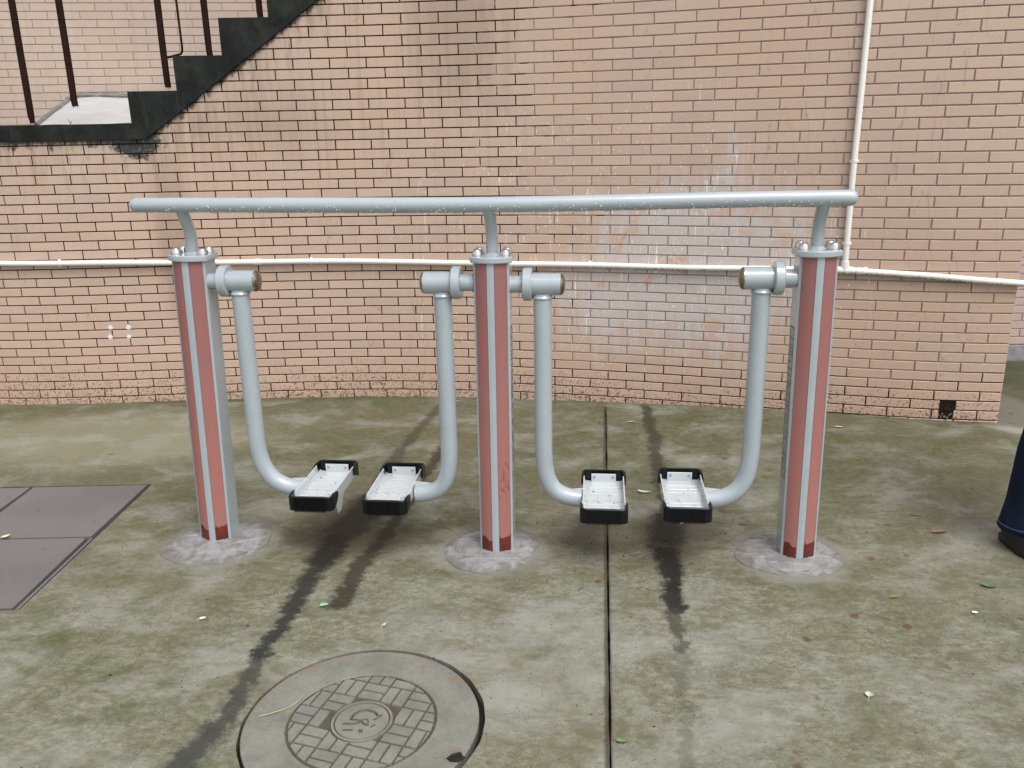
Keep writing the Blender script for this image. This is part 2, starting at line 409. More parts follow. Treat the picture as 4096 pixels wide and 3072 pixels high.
def paint(name='grey_paint', c=(0.335, 0.382, 0.41)):
    N = NT(name, 0.22, 0.5)
    n = N.noise(7, 4, vec=N.obj)
    cc = N.mix(N.ss(n, 0.35, 0.7), c, tuple(v * .93 for v in c))
    dirt = N.mul(N.ss(N.voro(120, vec=N.obj), 0.14, 0.06), N.ss(N.noise(14, 2, vec=N.obj), 0.58, 0.62))
    cc = N.mix(N.mul(dirt, 0.75), cc, (0.07, 0.06, 0.05))
    N.base(cc)
    drops = N.ss(N.voro(150, vec=N.obj), 0.30, 0.12)
    sel = N.ss(N.noise(33, 2, vec=N.obj), 0.52, 0.6)
    N.rough(N.ss(n, 0.3, 0.7, 0.17, 0.30))
    N.p.inputs['Coat Weight'].default_value = 0.8
    N.p.inputs['Coat Roughness'].default_value = 0.12
    return N.m
M_paint = paint()
M_stripe = paint('grey_stripe', (0.39, 0.435, 0.425))
M_tray = paint('tray_white', (0.50, 0.535, 0.555))

def red_panel(name='red_composite', amt=0.0):
    N = NT(name, 0.5, 0.35)
    x, y, z = N.xyz(N.obj)
    n = N.noise(3.5, 5, 0.6, vec=N.mapping(N.obj, (2, 2, 1)))
    c = N.mix(N.ss(n, 0.33, 0.66), (0.285, 0.108, 0.09), (0.25, 0.115, 0.115))
    c = N.mix(N.mul(N.ss(z, 1.1, 0.1), 0.5), c, (0.375, 0.165, 0.142))
    c = N.mix(N.mul(N.ss(N.noise(1, 2, vec=N.mapping(N.obj, (4, 4, 420))), .45, .6), 0.16), c, (0.24, 0.07, 0.055))
    c = N.mix(N.mul(N.ss(N.noise(1, 4, .7, vec=N.mapping(N.obj, (70, 70, 12))), 0.64, 0.72), 0.55), c, (0.17, 0.045, 0.035))
    wet = N.ss(N.add(z, N.mad(N.noise(16, 5, .62, vec=N.mapping(N.obj, (1, 1, .6))), -0.13, 0.05)), 0.050, 0.046)
    c = N.mix(wet, c, N.mix(N.ss(N.noise(30, 4, .6, vec=N.obj), .4, .65), (0.135, 0.024, 0.017), (0.085, 0.018, 0.014)))
    scuff = N.mul(N.blob(0.03, 0.29, 0.035, 0.12, x, z), N.ss(N.noise(110, 5, .8, vec=N.mapping(N.obj, (1.3, 1, .4))), 0.53, 0.58))
    c = N.mix(N.ss(scuff, 0.2, 0.4, 0, amt), c, (0.19, 0.03, 0.022))
    N.base(c)
    N.rough(N.math('SUBTRACT', 0.5, N.mul(wet, 0.35)))
    N.bump(N.noise(1, 2, vec=N.mapping(N.obj, (30, 30, 500))), 0.25, 0.001)
    return N.m
M_red = red_panel()
M_red_scuffed = red_panel('red_composite_scuffed', .85)
M_steel = simple('stainless', (0.62, 0.60, 0.58), 0.12, 0.5, 1.0, 0.08, 60)
M_bronze = simple('worn_steel_cap', (0.42, 0.36, 0.29), 0.28, 0.5, 1.0, 0.3, 160, 0.3, 200)
M_rubber = simple('black_rubber', (0.0045, 0.0045, 0.0065), 0.33, 0.3, 0, 0.1, 20)
M_pvc = None
def pvc():
    N = NT('white_pvc', 0.38, 0.5)
    x, y, z = N.xyz()
    c = N.mix(N.noise(6, 3), (0.78, 0.775, 0.74), (0.72, 0.71, 0.66))
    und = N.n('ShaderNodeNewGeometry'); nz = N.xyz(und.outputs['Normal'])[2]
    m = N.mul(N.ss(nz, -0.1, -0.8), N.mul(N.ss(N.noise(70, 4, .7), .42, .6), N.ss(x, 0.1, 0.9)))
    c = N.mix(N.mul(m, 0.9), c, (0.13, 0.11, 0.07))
    c = N.mix(N.mul(N.ss(N.noise(120, 3, .7), 0.62, 0.7), 0.6), c, (0.28, 0.25, 0.19))
    N.base(c); N.bump(N.noise(60, 3), 0.15, 0.002)
    return N.m
M_pvc = pvc()
def mouldy():
    N = NT('mouldy_concrete', 0.8, 0.12)
    n = N.noise(6, 5, .65); f = N.noise(60, 5, .7)
    c = N.mix(N.ss(n, .35, .65), (0.017, 0.020, 0.019), (0.008, 0.010, 0.0095))
    c = N.mix(N.mul(N.ss(N.noise(3.5, 6, .7), .46, .66), .7), c, (0.036, 0.037, 0.030))
    c = N.mix(N.mul(N.ss(N.noise(1, 4, .7, vec=N.mapping(N.pos, (18, 18, 3))), .55, .7), .5), c, (0.045, 0.046, 0.038))
    c = N.mix(N.mul(N.ss(f, .64, .74), .6), c, (0.075, 0.075, 0.06))
    N.base(c); N.bump(f, .4, .003)
    return N.m
M_mould = mouldy()
def rusty():
    N = NT('rusty_iron', 0.85, 0.1)
    f = N.noise(90, 4, .7)
    N.base(N.mix(N.ss(f, .35, .7), (0.028, 0.011, 0.008), (0.009, 0.006, 0.005)))
    N.bump(f, .6, .003)
    return N.m
M_rust = rusty()
def cement(name, a, b, rough=.55, scale=9, blot=(0.16, 0.15, 0.14)):
    N = NT(name, rough, 0.4)
    n = N.noise(scale, 6, .65, dist=1.2); f = N.noise(70, 5, .7)
    c = N.mix(N.ss(n, .35, .65), a, b)
    c = N.mix(N.mul(N.ss(f, .58, .68), .5), c, blot)
    if name == 'footing_cement':
        ox, oy, oz = N.xyz(N.obj)
        rr = N.math('SQRT', N.add(N.mul(ox, ox), N.mul(oy, oy)))
        c = N.mix(N.mul(N.ss(N.add(rr, N.mad(n, .12, -.06)), .135, .185), .6), c, (0.11, 0.105, 0.08))
        c = N.mix(N.mul(N.ss(N.voro(70), .2, .08), .6), c, (0.04, 0.036, 0.03))
        c = N.mix(N.mul(N.ss(N.noise(1, 4, .7, vec=N.mapping(N.obj, (9, 34, 9), (0, 0, .6))), .56, .66), .5), c, (0.38, 0.375, 0.375))
    N.base(c); N.bump(N.add(n, N.mul(f, .6)), .7, .006)
    return N.m
M_cement = cement('footing_cement', (0.275, 0.272, 0.272), (0.165, 0.16, 0.158), .5, 13, (0.10, 0.092, 0.088))
M_ramp = cement('wet_white_cement', (0.53, 0.545, 0.56), (0.43, 0.445, 0.46), .3, 3, (0.33, 0.33, 0.33))
M_plinth = cement('plinth_cement', (0.30, 0.29, 0.30), (0.20, 0.19, 0.19), .6)
def slab():
    N = NT('cover_slab', 0.6, 0.4)
    f = N.noise(240, 3, .7); n = N.noise(2.4, 4)
    c = N.mix(N.ss(n, .35, .65), (0.146, 0.137, 0.134), (0.124, 0.116, 0.113))
    c = N.mix(N.mul(N.ss(f, .45, .7), .5), c, (0.085, 0.074, 0.070))
    c = N.mix(N.mul(N.ss(N.voro(11), .09, .04), .8), c, (0.05, 0.035, 0.03))
    N.base(c); N.bump(f, .3, .002)
    return N.m
M_slab = slab()
def iron():
    N = NT('manhole_iron', 0.5, 0.5)
    x, y, z = N.xyz()
    n = N.noise(9, 6, .65); f = N.noise(110, 4, .7)
    c = N.mix(N.ss(n, .35, .68), (0.195, 0.196, 0.168), (0.14, 0.14, 0.115))
    c = N.mix(N.mul(N.ss(f, .5, .7), .45), c, (0.07, 0.066, 0.058))
    r = N.math('SQRT', N.add(N.math('POWER', N.add(x, 0.413), 2), N.math('POWER', N.add(y, -1.9), 2)))
    rust = N.mul(N.ss(N.add(r, N.mad(N.noise(14, 4), .12, -.06)), .262, .30), N.ss(N.noise(6, 5, .7), .50, .66))
    c = N.mix(N.mul(rust, .55), c, (0.20, 0.095, 0.05))
    N.base(c); N.rough(N.ss(n, .3, .7, .30, .55)); N.bump(N.add(f, n), .35, .003)
    return N.m
M_iron = iron()
M_groove = simple('wet_groove', (0.085, 0.072, 0.055), 0.12, 0.6, nscale=60, bump=.3, bs=90)
M_black = simple('black_mud', (0.012, 0.011, 0.009), 0.5, 0.4, nscale=40, bump=.4)
M_white = simple('white_paint', (0.80, 0.79, 0.78), 0.5, 0.4, nscale=90, var=.2)
M_ink = simple('black_ink', (0.02, 0.02, 0.022), 0.5, 0.4)
M_sticker = simple('sticker_film', (0.36, 0.39, 0.40), 0.35, 0.4)
M_drop = NT('water_drop', 0.03, 0.5).m
M_drop.node_tree.nodes['Principled BSDF'].inputs['Transmission Weight'].default_value = 0.35
M_drop.node_tree.nodes['Principled BSDF'].inputs['IOR'].default_value = 1.33
M_drop.node_tree.nodes['Principled BSDF'].inputs['Base Color'].default_value = (.86, .9, .93, 1)

# ------------------------------------------------------------------ the curved facade
POLY = (0.0061, 0.0086, -0.0879, -0.1978, 4.6906)
def wy(x): return float(np.polyval(POLY, x))
_xs = np.linspace(-4.9, 3.2, 1600)
_ys = np.polyval(POLY, _xs)
_lo = _xs < -3.2      # beyond the frame the wall simply runs on straight
_sl = float(np.polyval(np.polyder(np.array(POLY)), -3.2))
_ys = np.where(_lo, wy(-3.2) + _sl * (_xs + 3.2), _ys)
_S = np.concatenate([[0], np.cumsum(np.hypot(np.diff(_xs), np.diff(_ys)))])
_S -= np.interp(0, _xs, _S)
def WP(s, z=0.0, off=0.0):
    """point on the facade: s metres along it, off metres towards the yard"""
    x = float(np.interp(s, _S, _xs)); y = float(np.interp(x, _xs, _ys))
    x2 = float(np.interp(s + .02, _S, _xs)); y2 = float(np.interp(x2, _xs, _ys))
    t = Vector((x2 - x, y2 - y, 0)).normalized(); n = Vector((t.y, -t.x, 0))
    return Vector((x, y, z)) + n * off
def Wdir(s):
    a = WP(s - .03); b = WP(s + .03); d = b - a
    return math.atan2(d.y, d.x)
S_END = 2.524
def joint_s(N_):   # s position of head joint number N_
    a, b, c = -0.064, 5.002, 0.754
    return (-b + math.sqrt(b * b - 4 * a * (c - N_))) / (2 * a)
def zc(k): return 0.05 * k * (1 + 0.0159 * (k - 20) / 20)
def soffit(s): return 1.485 if s < -1.944 else 1.485 + 0.695 * (s + 1.944)
WALL_TOP = 2.80
JW = 0.0060

def cam_px(p):
    c, s_ = math.cos(PITCH), math.sin(PITCH)
    X, Y, Z = p[0], p[1], p[2] - CAM_H
    d = Y * c - Z * s_
    if d < .1: return None
    D = -(Z * c + Y * s_) / d
    return (512 + X / d * FPX / 4, 384 + D * FPX / 4)
def area(pts):
    q = [cam_px(p) for p in pts]
    if any(a is None for a in q): return 0
    q = [(min(max(a, -20), 1044), min(max(b, -20), 788)) for a, b in q]
    return abs(sum(q[i][0] * q[(i + 1) % 4][1] - q[(i + 1) % 4][0] * q[i][1] for i in range(4))) / 2

def brick_mesh(L_, H_, D_=0.012, b=0.0016):
    """tile: x along, z up, front face at y=-D"""
    m = MB()
    x, z = L_ / 2, H_ / 2
    back = [(-x, 0, -z), (x, 0, -z), (x, 0, z), (-x, 0, z)]
    mid = [(-x, -D_ + b, -z), (x, -D_ + b, -z), (x, -D_ + b, z), (-x, -D_ + b, z)]
    fr = [(-x + b, -D_, -z + b), (x - b, -D_, -z + b), (x - b, -D_, z - b), (-x + b, -D_, z - b)]
    v = back + mid + fr
    f = [(8, 9, 10, 11)] + [(i, (i + 1) % 4, 4 + (i + 1) % 4, 4 + i) for i in range(4)] + [(4 + i, 4 + (i + 1) % 4, 8 + (i + 1) % 4, 8 + i) for i in range(4)]
    return v, f

_bcache = {}
def shared_brick(L_, H_, mat):
    key = (round(L_, 3), round(H_, 4), mat.name)
    if key not in _bcache:
        v, f = brick_mesh(L_, H_)
        m = MB(); m.add(v, f)
        me = m.mesh('brick', [mat])
        _bcache[key] = me
    return _bcache[key]

def lay(bricks, parent, mat, limit=300):
    """bricks: (centre, angle, length, height). The largest in view are objects, the rest one part"""
    scored = []
    for c, a, L_, H_ in bricks:
        d = Vector((math.cos(a), math.sin(a), 0)) * L_ / 2; u = Vector((0, 0, H_ / 2))
        scored.append((area([c - d - u, c + d - u, c + d + u, c - d + u]), c, a, L_, H_))
    scored.sort(key=lambda t: -t[0])
    for _, c, a, L_, H_ in scored[:limit]:
        M = T(*(c)) @ Rz(a + rnd.uniform(-.004, .004)) @ Rx(rnd.uniform(-.012, .012))
        link('brick', shared_brick(L_, H_, mat), parent, None, M)
    rest = scored[limit:]
    if rest:
        m = MB(); tones = []
        for _, c, a, L_, H_ in rest:
            v, f = brick_mesh(L_, H_)
            m.add(v, f, False, T(*c) @ Rz(a + rnd.uniform(-.004, .004)) @ Rx(rnd.uniform(-.012, .012)))
            tones += [rnd.random()] * len(v)
        me = m.mesh('bricks', [mat], fix=False)
        at = me.color_attributes.new('tone', 'FLOAT_COLOR', 'POINT')
        at.data.foreach_set('color', np.array([(t, 0, 1, 1) for t in tones], dtype=np.float32).ravel())
        o = link('bricks', me, parent)
        o['kind'] = 'stuff'

# wall body
facade = empty('brick_wall', WP(0))
tag(facade, 'long curved wall faced with tan bricks behind the exercise machine', 'wall')
IW = facade.matrix_world.inverted() if False else T(*(-WP(0)))
def ground_z(x, y):
    zx = float(np.interp(x, (-3, -2, -1, 0, .96, 1.34, 1.65, 2.16, 2.43, 5), (.012, .010, .004, .002, .028, .043, .048, .042, .037, .03)))
    yw = float(np.interp(x, _xs, _ys)) if x < 2.6 else 4.2
    t = min(1, max(0, (y - (yw - 1.3)) / 1.2)); t = t * t * (3 - 2 * t)
    return zx * t
m = MB()
NS = 90
ss_ = [-4.4 + (S_END - .004 + 4.4) * i / NS for i in range(NS + 1)]
vf, vb = [], []
for s_ in ss_:
    top = min(WALL_TOP, soffit(s_) + 0.03)
    for zz in (-0.25, top): vf.append(WP(s_, zz, -0.0004)); vb.append(WP(s_, zz, -0.26))
n2 = len(vf)
fs = []
for i in range(NS):
    a = 2 * i
    fs += [(a, a + 2, a + 3, a + 1), (n2 + a, n2 + a + 1, n2 + a + 3, n2 + a + 2), (a + 1, a + 3, n2 + a + 3, n2 + a + 1), (a, n2 + a, n2 + a + 2, a + 2)]
fs += [(0, 1, n2 + 1, n2), (n2 - 2, 2 * n2 - 2, 2 * n2 - 1, n2 - 1)]
m.add(vf + vb, fs)
m.build('mortar_bed', M_mortar, facade, M=IW)

bricks = []
BOX = (2.2445, 2.3115, 0.0, 0.139)     # drain opening s0,s1,z0,z1
for k in range(0, 57):
    z0, z1 = zc(k - 1) if k > 0 else zc(0) - .05, zc(k)
    H_ = z1 - z0 - JW; zm = (z0 + z1) / 2
    half = 0.0 if k % 2 == 1 else 0.5
    for j in range(-22, 14):
        a = joint_s(j + half - 1); b_ = joint_s(j + half)
        if j + half - 1 > 12.9: continue
        if j + half > 12.8: b_ = S_END + JW / 2
        if a >= S_END - .02 or b_ < -4.4: continue
        a = max(a, -4.4)
        spans = [(a + JW / 2, b_ - JW / 2)]
        if z1 > 0.056 and z0 < BOX[3] - .01 and a < BOX[1] and b_ > BOX[0]:
            spans = [(a + JW / 2, BOX[0] - .002), (BOX[1] + .002, b_ - JW / 2)]
        for p, q in spans:
            if q - p < 0.012: continue
            if zm > WALL_TOP - .02: continue
            if zm > soffit((p + q) / 2) + 0.0 or z1 > soffit(p) + 0.07:
                # cut the brick where the stair edge covers it
                if z1 - 0.06 > 1.485:
                    p = max(p, (z1 - 0.06 - 1.485) / 0.695 - 1.944)
                else:
                    if zm > soffit(q) + .02: continue
                if q - p < 0.02: continue
            sm = (p + q) / 2
            c = WP(sm, zm, 0); c = c + Vector((0, 0, 0))
            off = 0.012 - 0.0095 + 0.0
            d = Wdir(sm)
            nrm = Vector((math.sin(d), -math.cos(d), 0))
            c = c + nrm * (-0.0088 + rnd.uniform(0, .0010))
            bricks.append((c - WP(0), d, q - p - 0.0, H_))
# score in world space
def lay_world(bricks, origin, parent, mat, limit=300):
    glob = [(c + origin, a, L_, H_) for c, a, L_, H_ in bricks]
    scored = []
    for c, a, L_, H_ in glob:
        d = Vector((math.cos(a), math.sin(a), 0)) * L_ / 2; u = Vector((0, 0, H_ / 2))
        scored.append((area([c - d - u, c + d - u, c + d + u, c - d + u]), c - origin, a, L_, H_))
    scored.sort(key=lambda t: -t[0])
    for _, c, a, L_, H_ in scored[:limit]:
        M = T(*c) @ Rz(a + rnd.uniform(-.004, .004)) @ Rx(rnd.uniform(-.012, .012))
        link('brick', shared_brick(round(L_, 3), round(H_, 4), mat), parent, None, M)
    rest = scored[limit:]
    if rest:
        m = MB(); tones = []
        for _, c, a, L_, H_ in rest:
            v, f = brick_mesh(L_, H_)
            m.add(v, f, False, T(*c) @ Rz(a + rnd.uniform(-.004, .004)) @ Rx(rnd.uniform(-.012, .012)))
            tones += [rnd.random()] * len(v)
        me = m.mesh('small_bricks', [mat], fix=False)
        at = me.color_attributes.new('tone', 'FLOAT_COLOR', 'POINT')
        at.data.foreach_set('color', np.array([(t, 0, 1, 1) for t in tones], dtype=np.float32).ravel())
        o = link('small_bricks', me, parent)
        o['kind'] = 'stuff'
lay_world(bricks, WP(0), facade, M_tile)
# four white dabs of paint
for (s_, z_) in ((-2.289, .460), (-2.188, .458), (-2.296, .406), (-2.193, .404)):
    m = MB(); n = 14
    r0 = rnd.uniform(.0135, .0155)
    poly = [(r0 * rnd.uniform(.8, 1.12) * math.cos(2 * math.pi * i / n), r0 * 1.05 * rnd.uniform(.8, 1.12) * math.sin(2 * math.pi * i / n)) for i in range(n)]
    m.prism(poly, 0, .0008)
    M = T(*(WP(s_, z_, .0035) - WP(0))) @ Rz(Wdir(s_)) @ Rx(math.pi / 2)
    m.build('paint_dab', M_white, facade, M=M)
# drain opening near the right corner: box with a rusty plate and a hole
dr = MB()
s0, s1, zz0, zz1 = BOX
def slot(a, b, z0, z1, o0, o1, m):
    v = [WP(a, z0, o0), WP(b, z0, o0), WP(b, z1, o0), WP(a, z1, o0), WP(a, z0, o1), WP(b, z0, o1), WP(b, z1, o1), WP(a, z1, o1)]
    m.add(v, [(0, 1, 2, 3), (4, 7, 6, 5), (0, 4, 5, 1), (1, 5, 6, 2), (2, 6, 7, 3), (3, 7, 4, 0)])
slot(s0 + .004, s1 - .003, .056, zz1 - .004, -.002, .0006, dr)
dr.build('drain_plate', M_rust, facade, M=IW)
m = MB()
m.tube([WP(2.279, .105, -.003), WP(2.279, .105, .004)], .011, 14)
m.tube([WP(2.292, .104, -.003), WP(2.292, .104, .006)], .006, 10)
m.build('drain_spout', M_black, facade, M=IW)
m = MB()
for i in range(46):
    q = WP(rnd.uniform(s0 - .02, s1 + .004), rnd.uniform(.056, .078), rnd.uniform(-.006, .004))
    m.lathe([(0.0005, -.002), (.003, -.001), (.0035, .001), (.0008, .003)], 5, T(*q) @ Rx(rnd.uniform(0, 3)) @ Ry(rnd.uniform(0, 3)) @ Matrix.Scale(rnd.uniform(.6, 1.6), 4))
o = m.build('drain_debris', M_cement, facade, M=IW); o['kind'] = 'stuff'

# ------------------------------------------------------------------ ground: one sheet with the joint, the pit and the manhole cut in
def grid_axis(lo, hi, f0, f1, step):
    a = list(np.arange(f0, f1 + 1e-6, step))
    return [lo, (lo + f0) / 2 - 2, f0 - 2.0] + a + [f1 + 2.0, (hi + f1) / 2 + 2, hi]
gx = grid_axis(-60, 60, -3.603, 3.905, 0.1303)
gy = grid_axis(-40, 70, 0.103, 6.61, 0.1301)
bm = bmesh.new()
V = [[bm.verts.new((x, y, ground_z(x, y))) for x in gx] for y in gy]
for j in range(len(gy) - 1):
    for i in range(len(gx) - 1):
        bm.faces.new((V[j][i], V[j][i + 1], V[j + 1][i + 1], V[j + 1][i]))
# closed slab
me = bpy.data.meshes.new('ground')
geo = bmesh.ops.extrude_face_region(bm, geom=list(bm.faces))
for v in [g for g in geo['geom'] if isinstance(g, bmesh.types.BMVert)]:
    v.co.z = -0.4
bmesh.ops.recalc_face_normals(bm, faces=bm.faces)
bm.to_mesh(me); bm.free()
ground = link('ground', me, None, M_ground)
tag(ground, 'wet mossy concrete yard stained with olive algae and black water tracks', None, None, 'structure')
def cutter(mb):
    me = mb.mesh('cut')
    o = bpy.data.objects.new('cut', me); col.objects.link(o)
    md = ground.modifiers.new('cut', 'BOOLEAN'); md.operation = 'DIFFERENCE'; md.solver = 'EXACT'; md.object = o
    return o
MC = (-0.413, 1.900)
cuts = []
m = MB(); m.lathe([(0.0001, -.07), (.3185, -.07), (.3185, .2), (0.0001, .2)], 96, T(MC[0] + .003, MC[1], 0), False); 
m2 = MB(); n = 96
m2.prism([(MC[0] + .004 + .3215 * math.cos(2 * math.pi * i / n) * (1 + .004 * math.sin(5 * i)), MC[1] + .3215 * math.sin(2 * math.pi * i / n)) for i in range(n)], -.07, .2)
cuts.append(cutter(m2))
m2 = MB(); m2.prism([(-2.69, 2.485), (-1.642, 2.487), (-1.622, 3.534), (-2.69, 3.536)], -.055, .2); cuts.append(cutter(m2))
# the contraction joint, hand cut: slightly uneven width
m2 = MB()
L0, L1 = Vector((0.513, 4.44)), Vector((0.00, -0.35))
nn = Vector((L1.y - L0.y, L0.x - L1.x)).normalized()
pl, pr = [], []
for i in range(141):
    t = i / 140; c_ = L0.lerp(L1, t); wv = 0.0026 + .0009 * math.sin(i * .7) + rnd.uniform(-.0006, .0010)
    if i < 4: wv *= i / 4 + .15
    pl.append(tuple(c_ + nn * wv)); pr.append(tuple(c_ - nn * (wv + rnd.uniform(0, .0006))))
m2.prism(pl + pr[::-1], -.03, .2); cuts.append(cutter(m2))
dg = bpy.context.evaluated_depsgraph_get()
ev = ground.evaluated_get(dg)
newme = bpy.data.meshes.new_from_object(ev)
ground.modifiers.clear(); ground.data = newme
for c in cuts: bpy.data.objects.remove(c)
m = MB(); m.box(-2.7, 1.0, -1, 4.6, -.06, -.028)
bed = m.build('joint_bed', M_black); bed.parent = ground

# ------------------------------------------------------------------ cover slabs in their pit
pit = empty('pit_cover', (-1.9, 3.0, 0))
tag(pit, 'four square brown-grey cover slabs set flush in the yard at the left edge', 'cover slab')
for (x0, x1, y0, y1) in ((-2.146, -1.652, 3.020, 3.522), (-2.655, -2.172, 3.020, 3.520), (-2.150, -1.668, 2.500, 3.008), (-2.655, -2.164, 2.500, 3.008)):
    m = MB(); a = .012 if y0 > 3 else 0
    m.prism([(x0, y0), (x1 - .002, y0), (x1 + a, y1), (x0, y1)], -.05, .0025)
    m.build('slab', M_slab, pit, bevel=.003, M=T(1.9, -3.0, 0))
m = MB(); m.prism([(-1.660, 2.492), (-1.648, 2.492), (-1.642, 3.008), (-1.651, 3.008)], -.05, -.001)
m.build('edge_strip', M_slab, pit, M=T(1.9, -3.0, 0))

# ------------------------------------------------------------------ manhole cover
mh = empty('manhole_cover', (MC[0], MC[1], 0))
tag(mh, 'round cast iron manhole cover with a basket pattern and a central emblem', 'manhole cover')
m = MB()
m.lathe([(.0001, -.03), (.306, -.03), (.309, -.028), (.309, .0005), (.3065, .003), (.203, .0035), (.199, .0032), (.1965, -.0015), (.1955, -.0015), (.192, .0025)][:8], 96)
m.lathe([(.1965, -.0035), (.0001, -.0035)], 96)
m.build('plate', [M_iron], mh)
m = MB(); m.lathe([(.1962, -.0030), (.0001, -.0030)], 64)
m.build('wet_groove', M_groove, mh)
def clip(poly, f):
    out = []
    for i in range(len(poly)):
        p, q = poly[i], poly[(i + 1) % len(poly)]
        fp, fq = f(p), f(q)
        if fp >= 0: out.append(p)
        if (fp >= 0) != (fq >= 0):
            t = fp / (fp - fq); out.append((p[0] + (q[0] - p[0]) * t, p[1] + (q[1] - p[1]) * t))
    return out
ANG = math.radians(-18.7)
def pad(x0, x1, y0, y1):
    """one raised pad, clipped to the ring between the emblem and the rim"""
    n = 8
    pts = []
    for (a, b) in (((x0, y0), (x1, y0)), ((x1, y0), (x1, y1)), ((x1, y1), (x0, y1)), ((x0, y1), (x0, y0))):
        for i in range(n): pts.append((a[0] + (b[0] - a[0]) * i / n, a[1] + (b[1] - a[1]) * i / n))
    cx, cy = (x0 + x1) / 2, (y0 + y1) / 2
    def f(p):
        return (.191 - math.hypot(*p))
    pts = clip(pts, f)
    if len(pts) < 3: return None
    # push away from the emblem
    if math.hypot(cx, cy) < .083: return None
    pts2 = []
    for p in pts:
        r = math.hypot(*p)
        pts2.append(p if r > .086 else (p[0] * .086 / max(r, 1e-4), p[1] * .086 / max(r, 1e-4)))
    A = abs(sum(pts2[i][0] * pts2[(i + 1) % len(pts2)][1] - pts2[(i + 1) % len(pts2)][0] * pts2[i][1] for i in range(len(pts2)))) / 2
    return pts2 if A > 8e-5 else None
cell = .070; g = .0024
for i in range(-4, 4):
    for j in range(-4, 4):
        x0, y0 = i * cell + .008, j * cell + .012
        if (i + j) % 2 == 0:
            subs = [(x0 + g, x0 + cell - g, y0 + cell * k / 2 + g, y0 + cell * (k + 1) / 2 - g) for k in range(2)]
        else:
            subs = [(x0 + cell * k / 2 + g, x0 + cell * (k + 1) / 2 - g, y0 + g, y0 + cell - g) for k in range(2)]
        for sb in subs:
            p = pad(*sb)
            if p:
                m = MB(); cx = sum(q[0] for q in p) / len(p); cy = sum(q[1] for q in p) / len(p)
                n = len(p)
                low = [(q[0], q[1], -.0034) for q in p]; hi = [(cx + (q[0] - cx) * .955, cy + (q[1] - cy) * .955, .0022) for q in p]
                m.add(low + hi, [tuple(range(n, 2 * n))] + [(a, (a + 1) % n, n + (a + 1) % n, n + a) for a in range(n)])
                m.build('pad', M_iron, mh, M=Rz(ANG))
m = MB(); m.lathe([(.0815, -.0034), (.0805, .0022), (.0745, .0022), (.0735, -.0034)], 64)
m.lathe([(.071, -.0034), (.070, .0012), (.0001, .0014)], 48)
m.build('emblem_disc', M_iron, mh)
m = MB()
def stroke(pts, w=.0042): 
    m.tube([(x, y, .0012) for x, y in pts], w / 2, 6)
arc = [(.036 * math.cos(math.radians(a)) + .006, .034 * math.sin(math.radians(a)) + .006) for a in range(20, 200, 15)]
stroke(arc, .008); stroke([(-.026, .004), (-.006, .0), (.014, .004), (.018, -.008)], .006)
stroke([(-.048, -.012), (-.020, -.014), (.0, -.006), (.01, -.016), (.02, -.018)], .007)
stroke([(.030, .0), (.042, .01), (.05, .022)], .006); stroke([(-.044, -.036), (-.018, -.037)], .006); stroke([(-.002, -.040), (.008, -.043)], .009); stroke([(.026, -.026), (.038, -.018)], .005)
m.build('emblem_mark', M_groove, mh)
m = MB(); m.prism([(.232, -.150), (.247, -.134), (.268, -.128), (.272, -.140), (.281, -.150), (.262, -.164), (.243, -.163)], .0036, .0044)
m.tube([(.240, -.156, .005), (.246, -.143, .0055), (.258, -.138, .0055), (.268, -.142, .005)], .0022, 6)
m.build('lifting_notch', M_black, mh)
tw = MB(); tw.tube([(-.278, .019, .006), (-.245, .028, .009), (-.205, .052, .007), (-.185, .072, .012), (-.176, .105, .009)], [.0016, .0014, .0013, .0011, .0007], 6)
o = tw.build('twig', simple('dry_stalk', (0.42, 0.36, 0.17), .5), None, M=T(MC[0], MC[1], 0)); tag(o, 'thin dry yellow stalk lying across the rim of the manhole cover', 'stalk')

# ------------------------------------------------------------------ stair with its mouldy edge
stair = empty('staircase', WP(-1.9, 1.4))
tag(stair, 'concrete stair with black mouldy stepped edge rising above the brick wall', 'staircase')
IS = T(*(-WP(-1.9, 1.4)))
# step edge profile (s, z) : landing, then steps going up to the right
prof_top = [(-4.4, 1.566), (-2.008, 1.566), (-2.008, 1.727)]
s_c, z_c = -2.008, 1.727
steps = [(-2.008, 1.727), (-1.752, 1.899), (-1.4965, 2.080), (-1.237, 2.26), (-.98, 2.44), (-.72, 2.62), (-.46, 2.80), (-.2, 2.98)]
top = [(-4.4, 1.566), (-2.008, 1.566)]
for i, (a, z_) in enumerate(steps):
    nxt = steps[i + 1][0] if i + 1 < len(steps) else a + .26
    top += [(a, z_), (nxt, z_)]
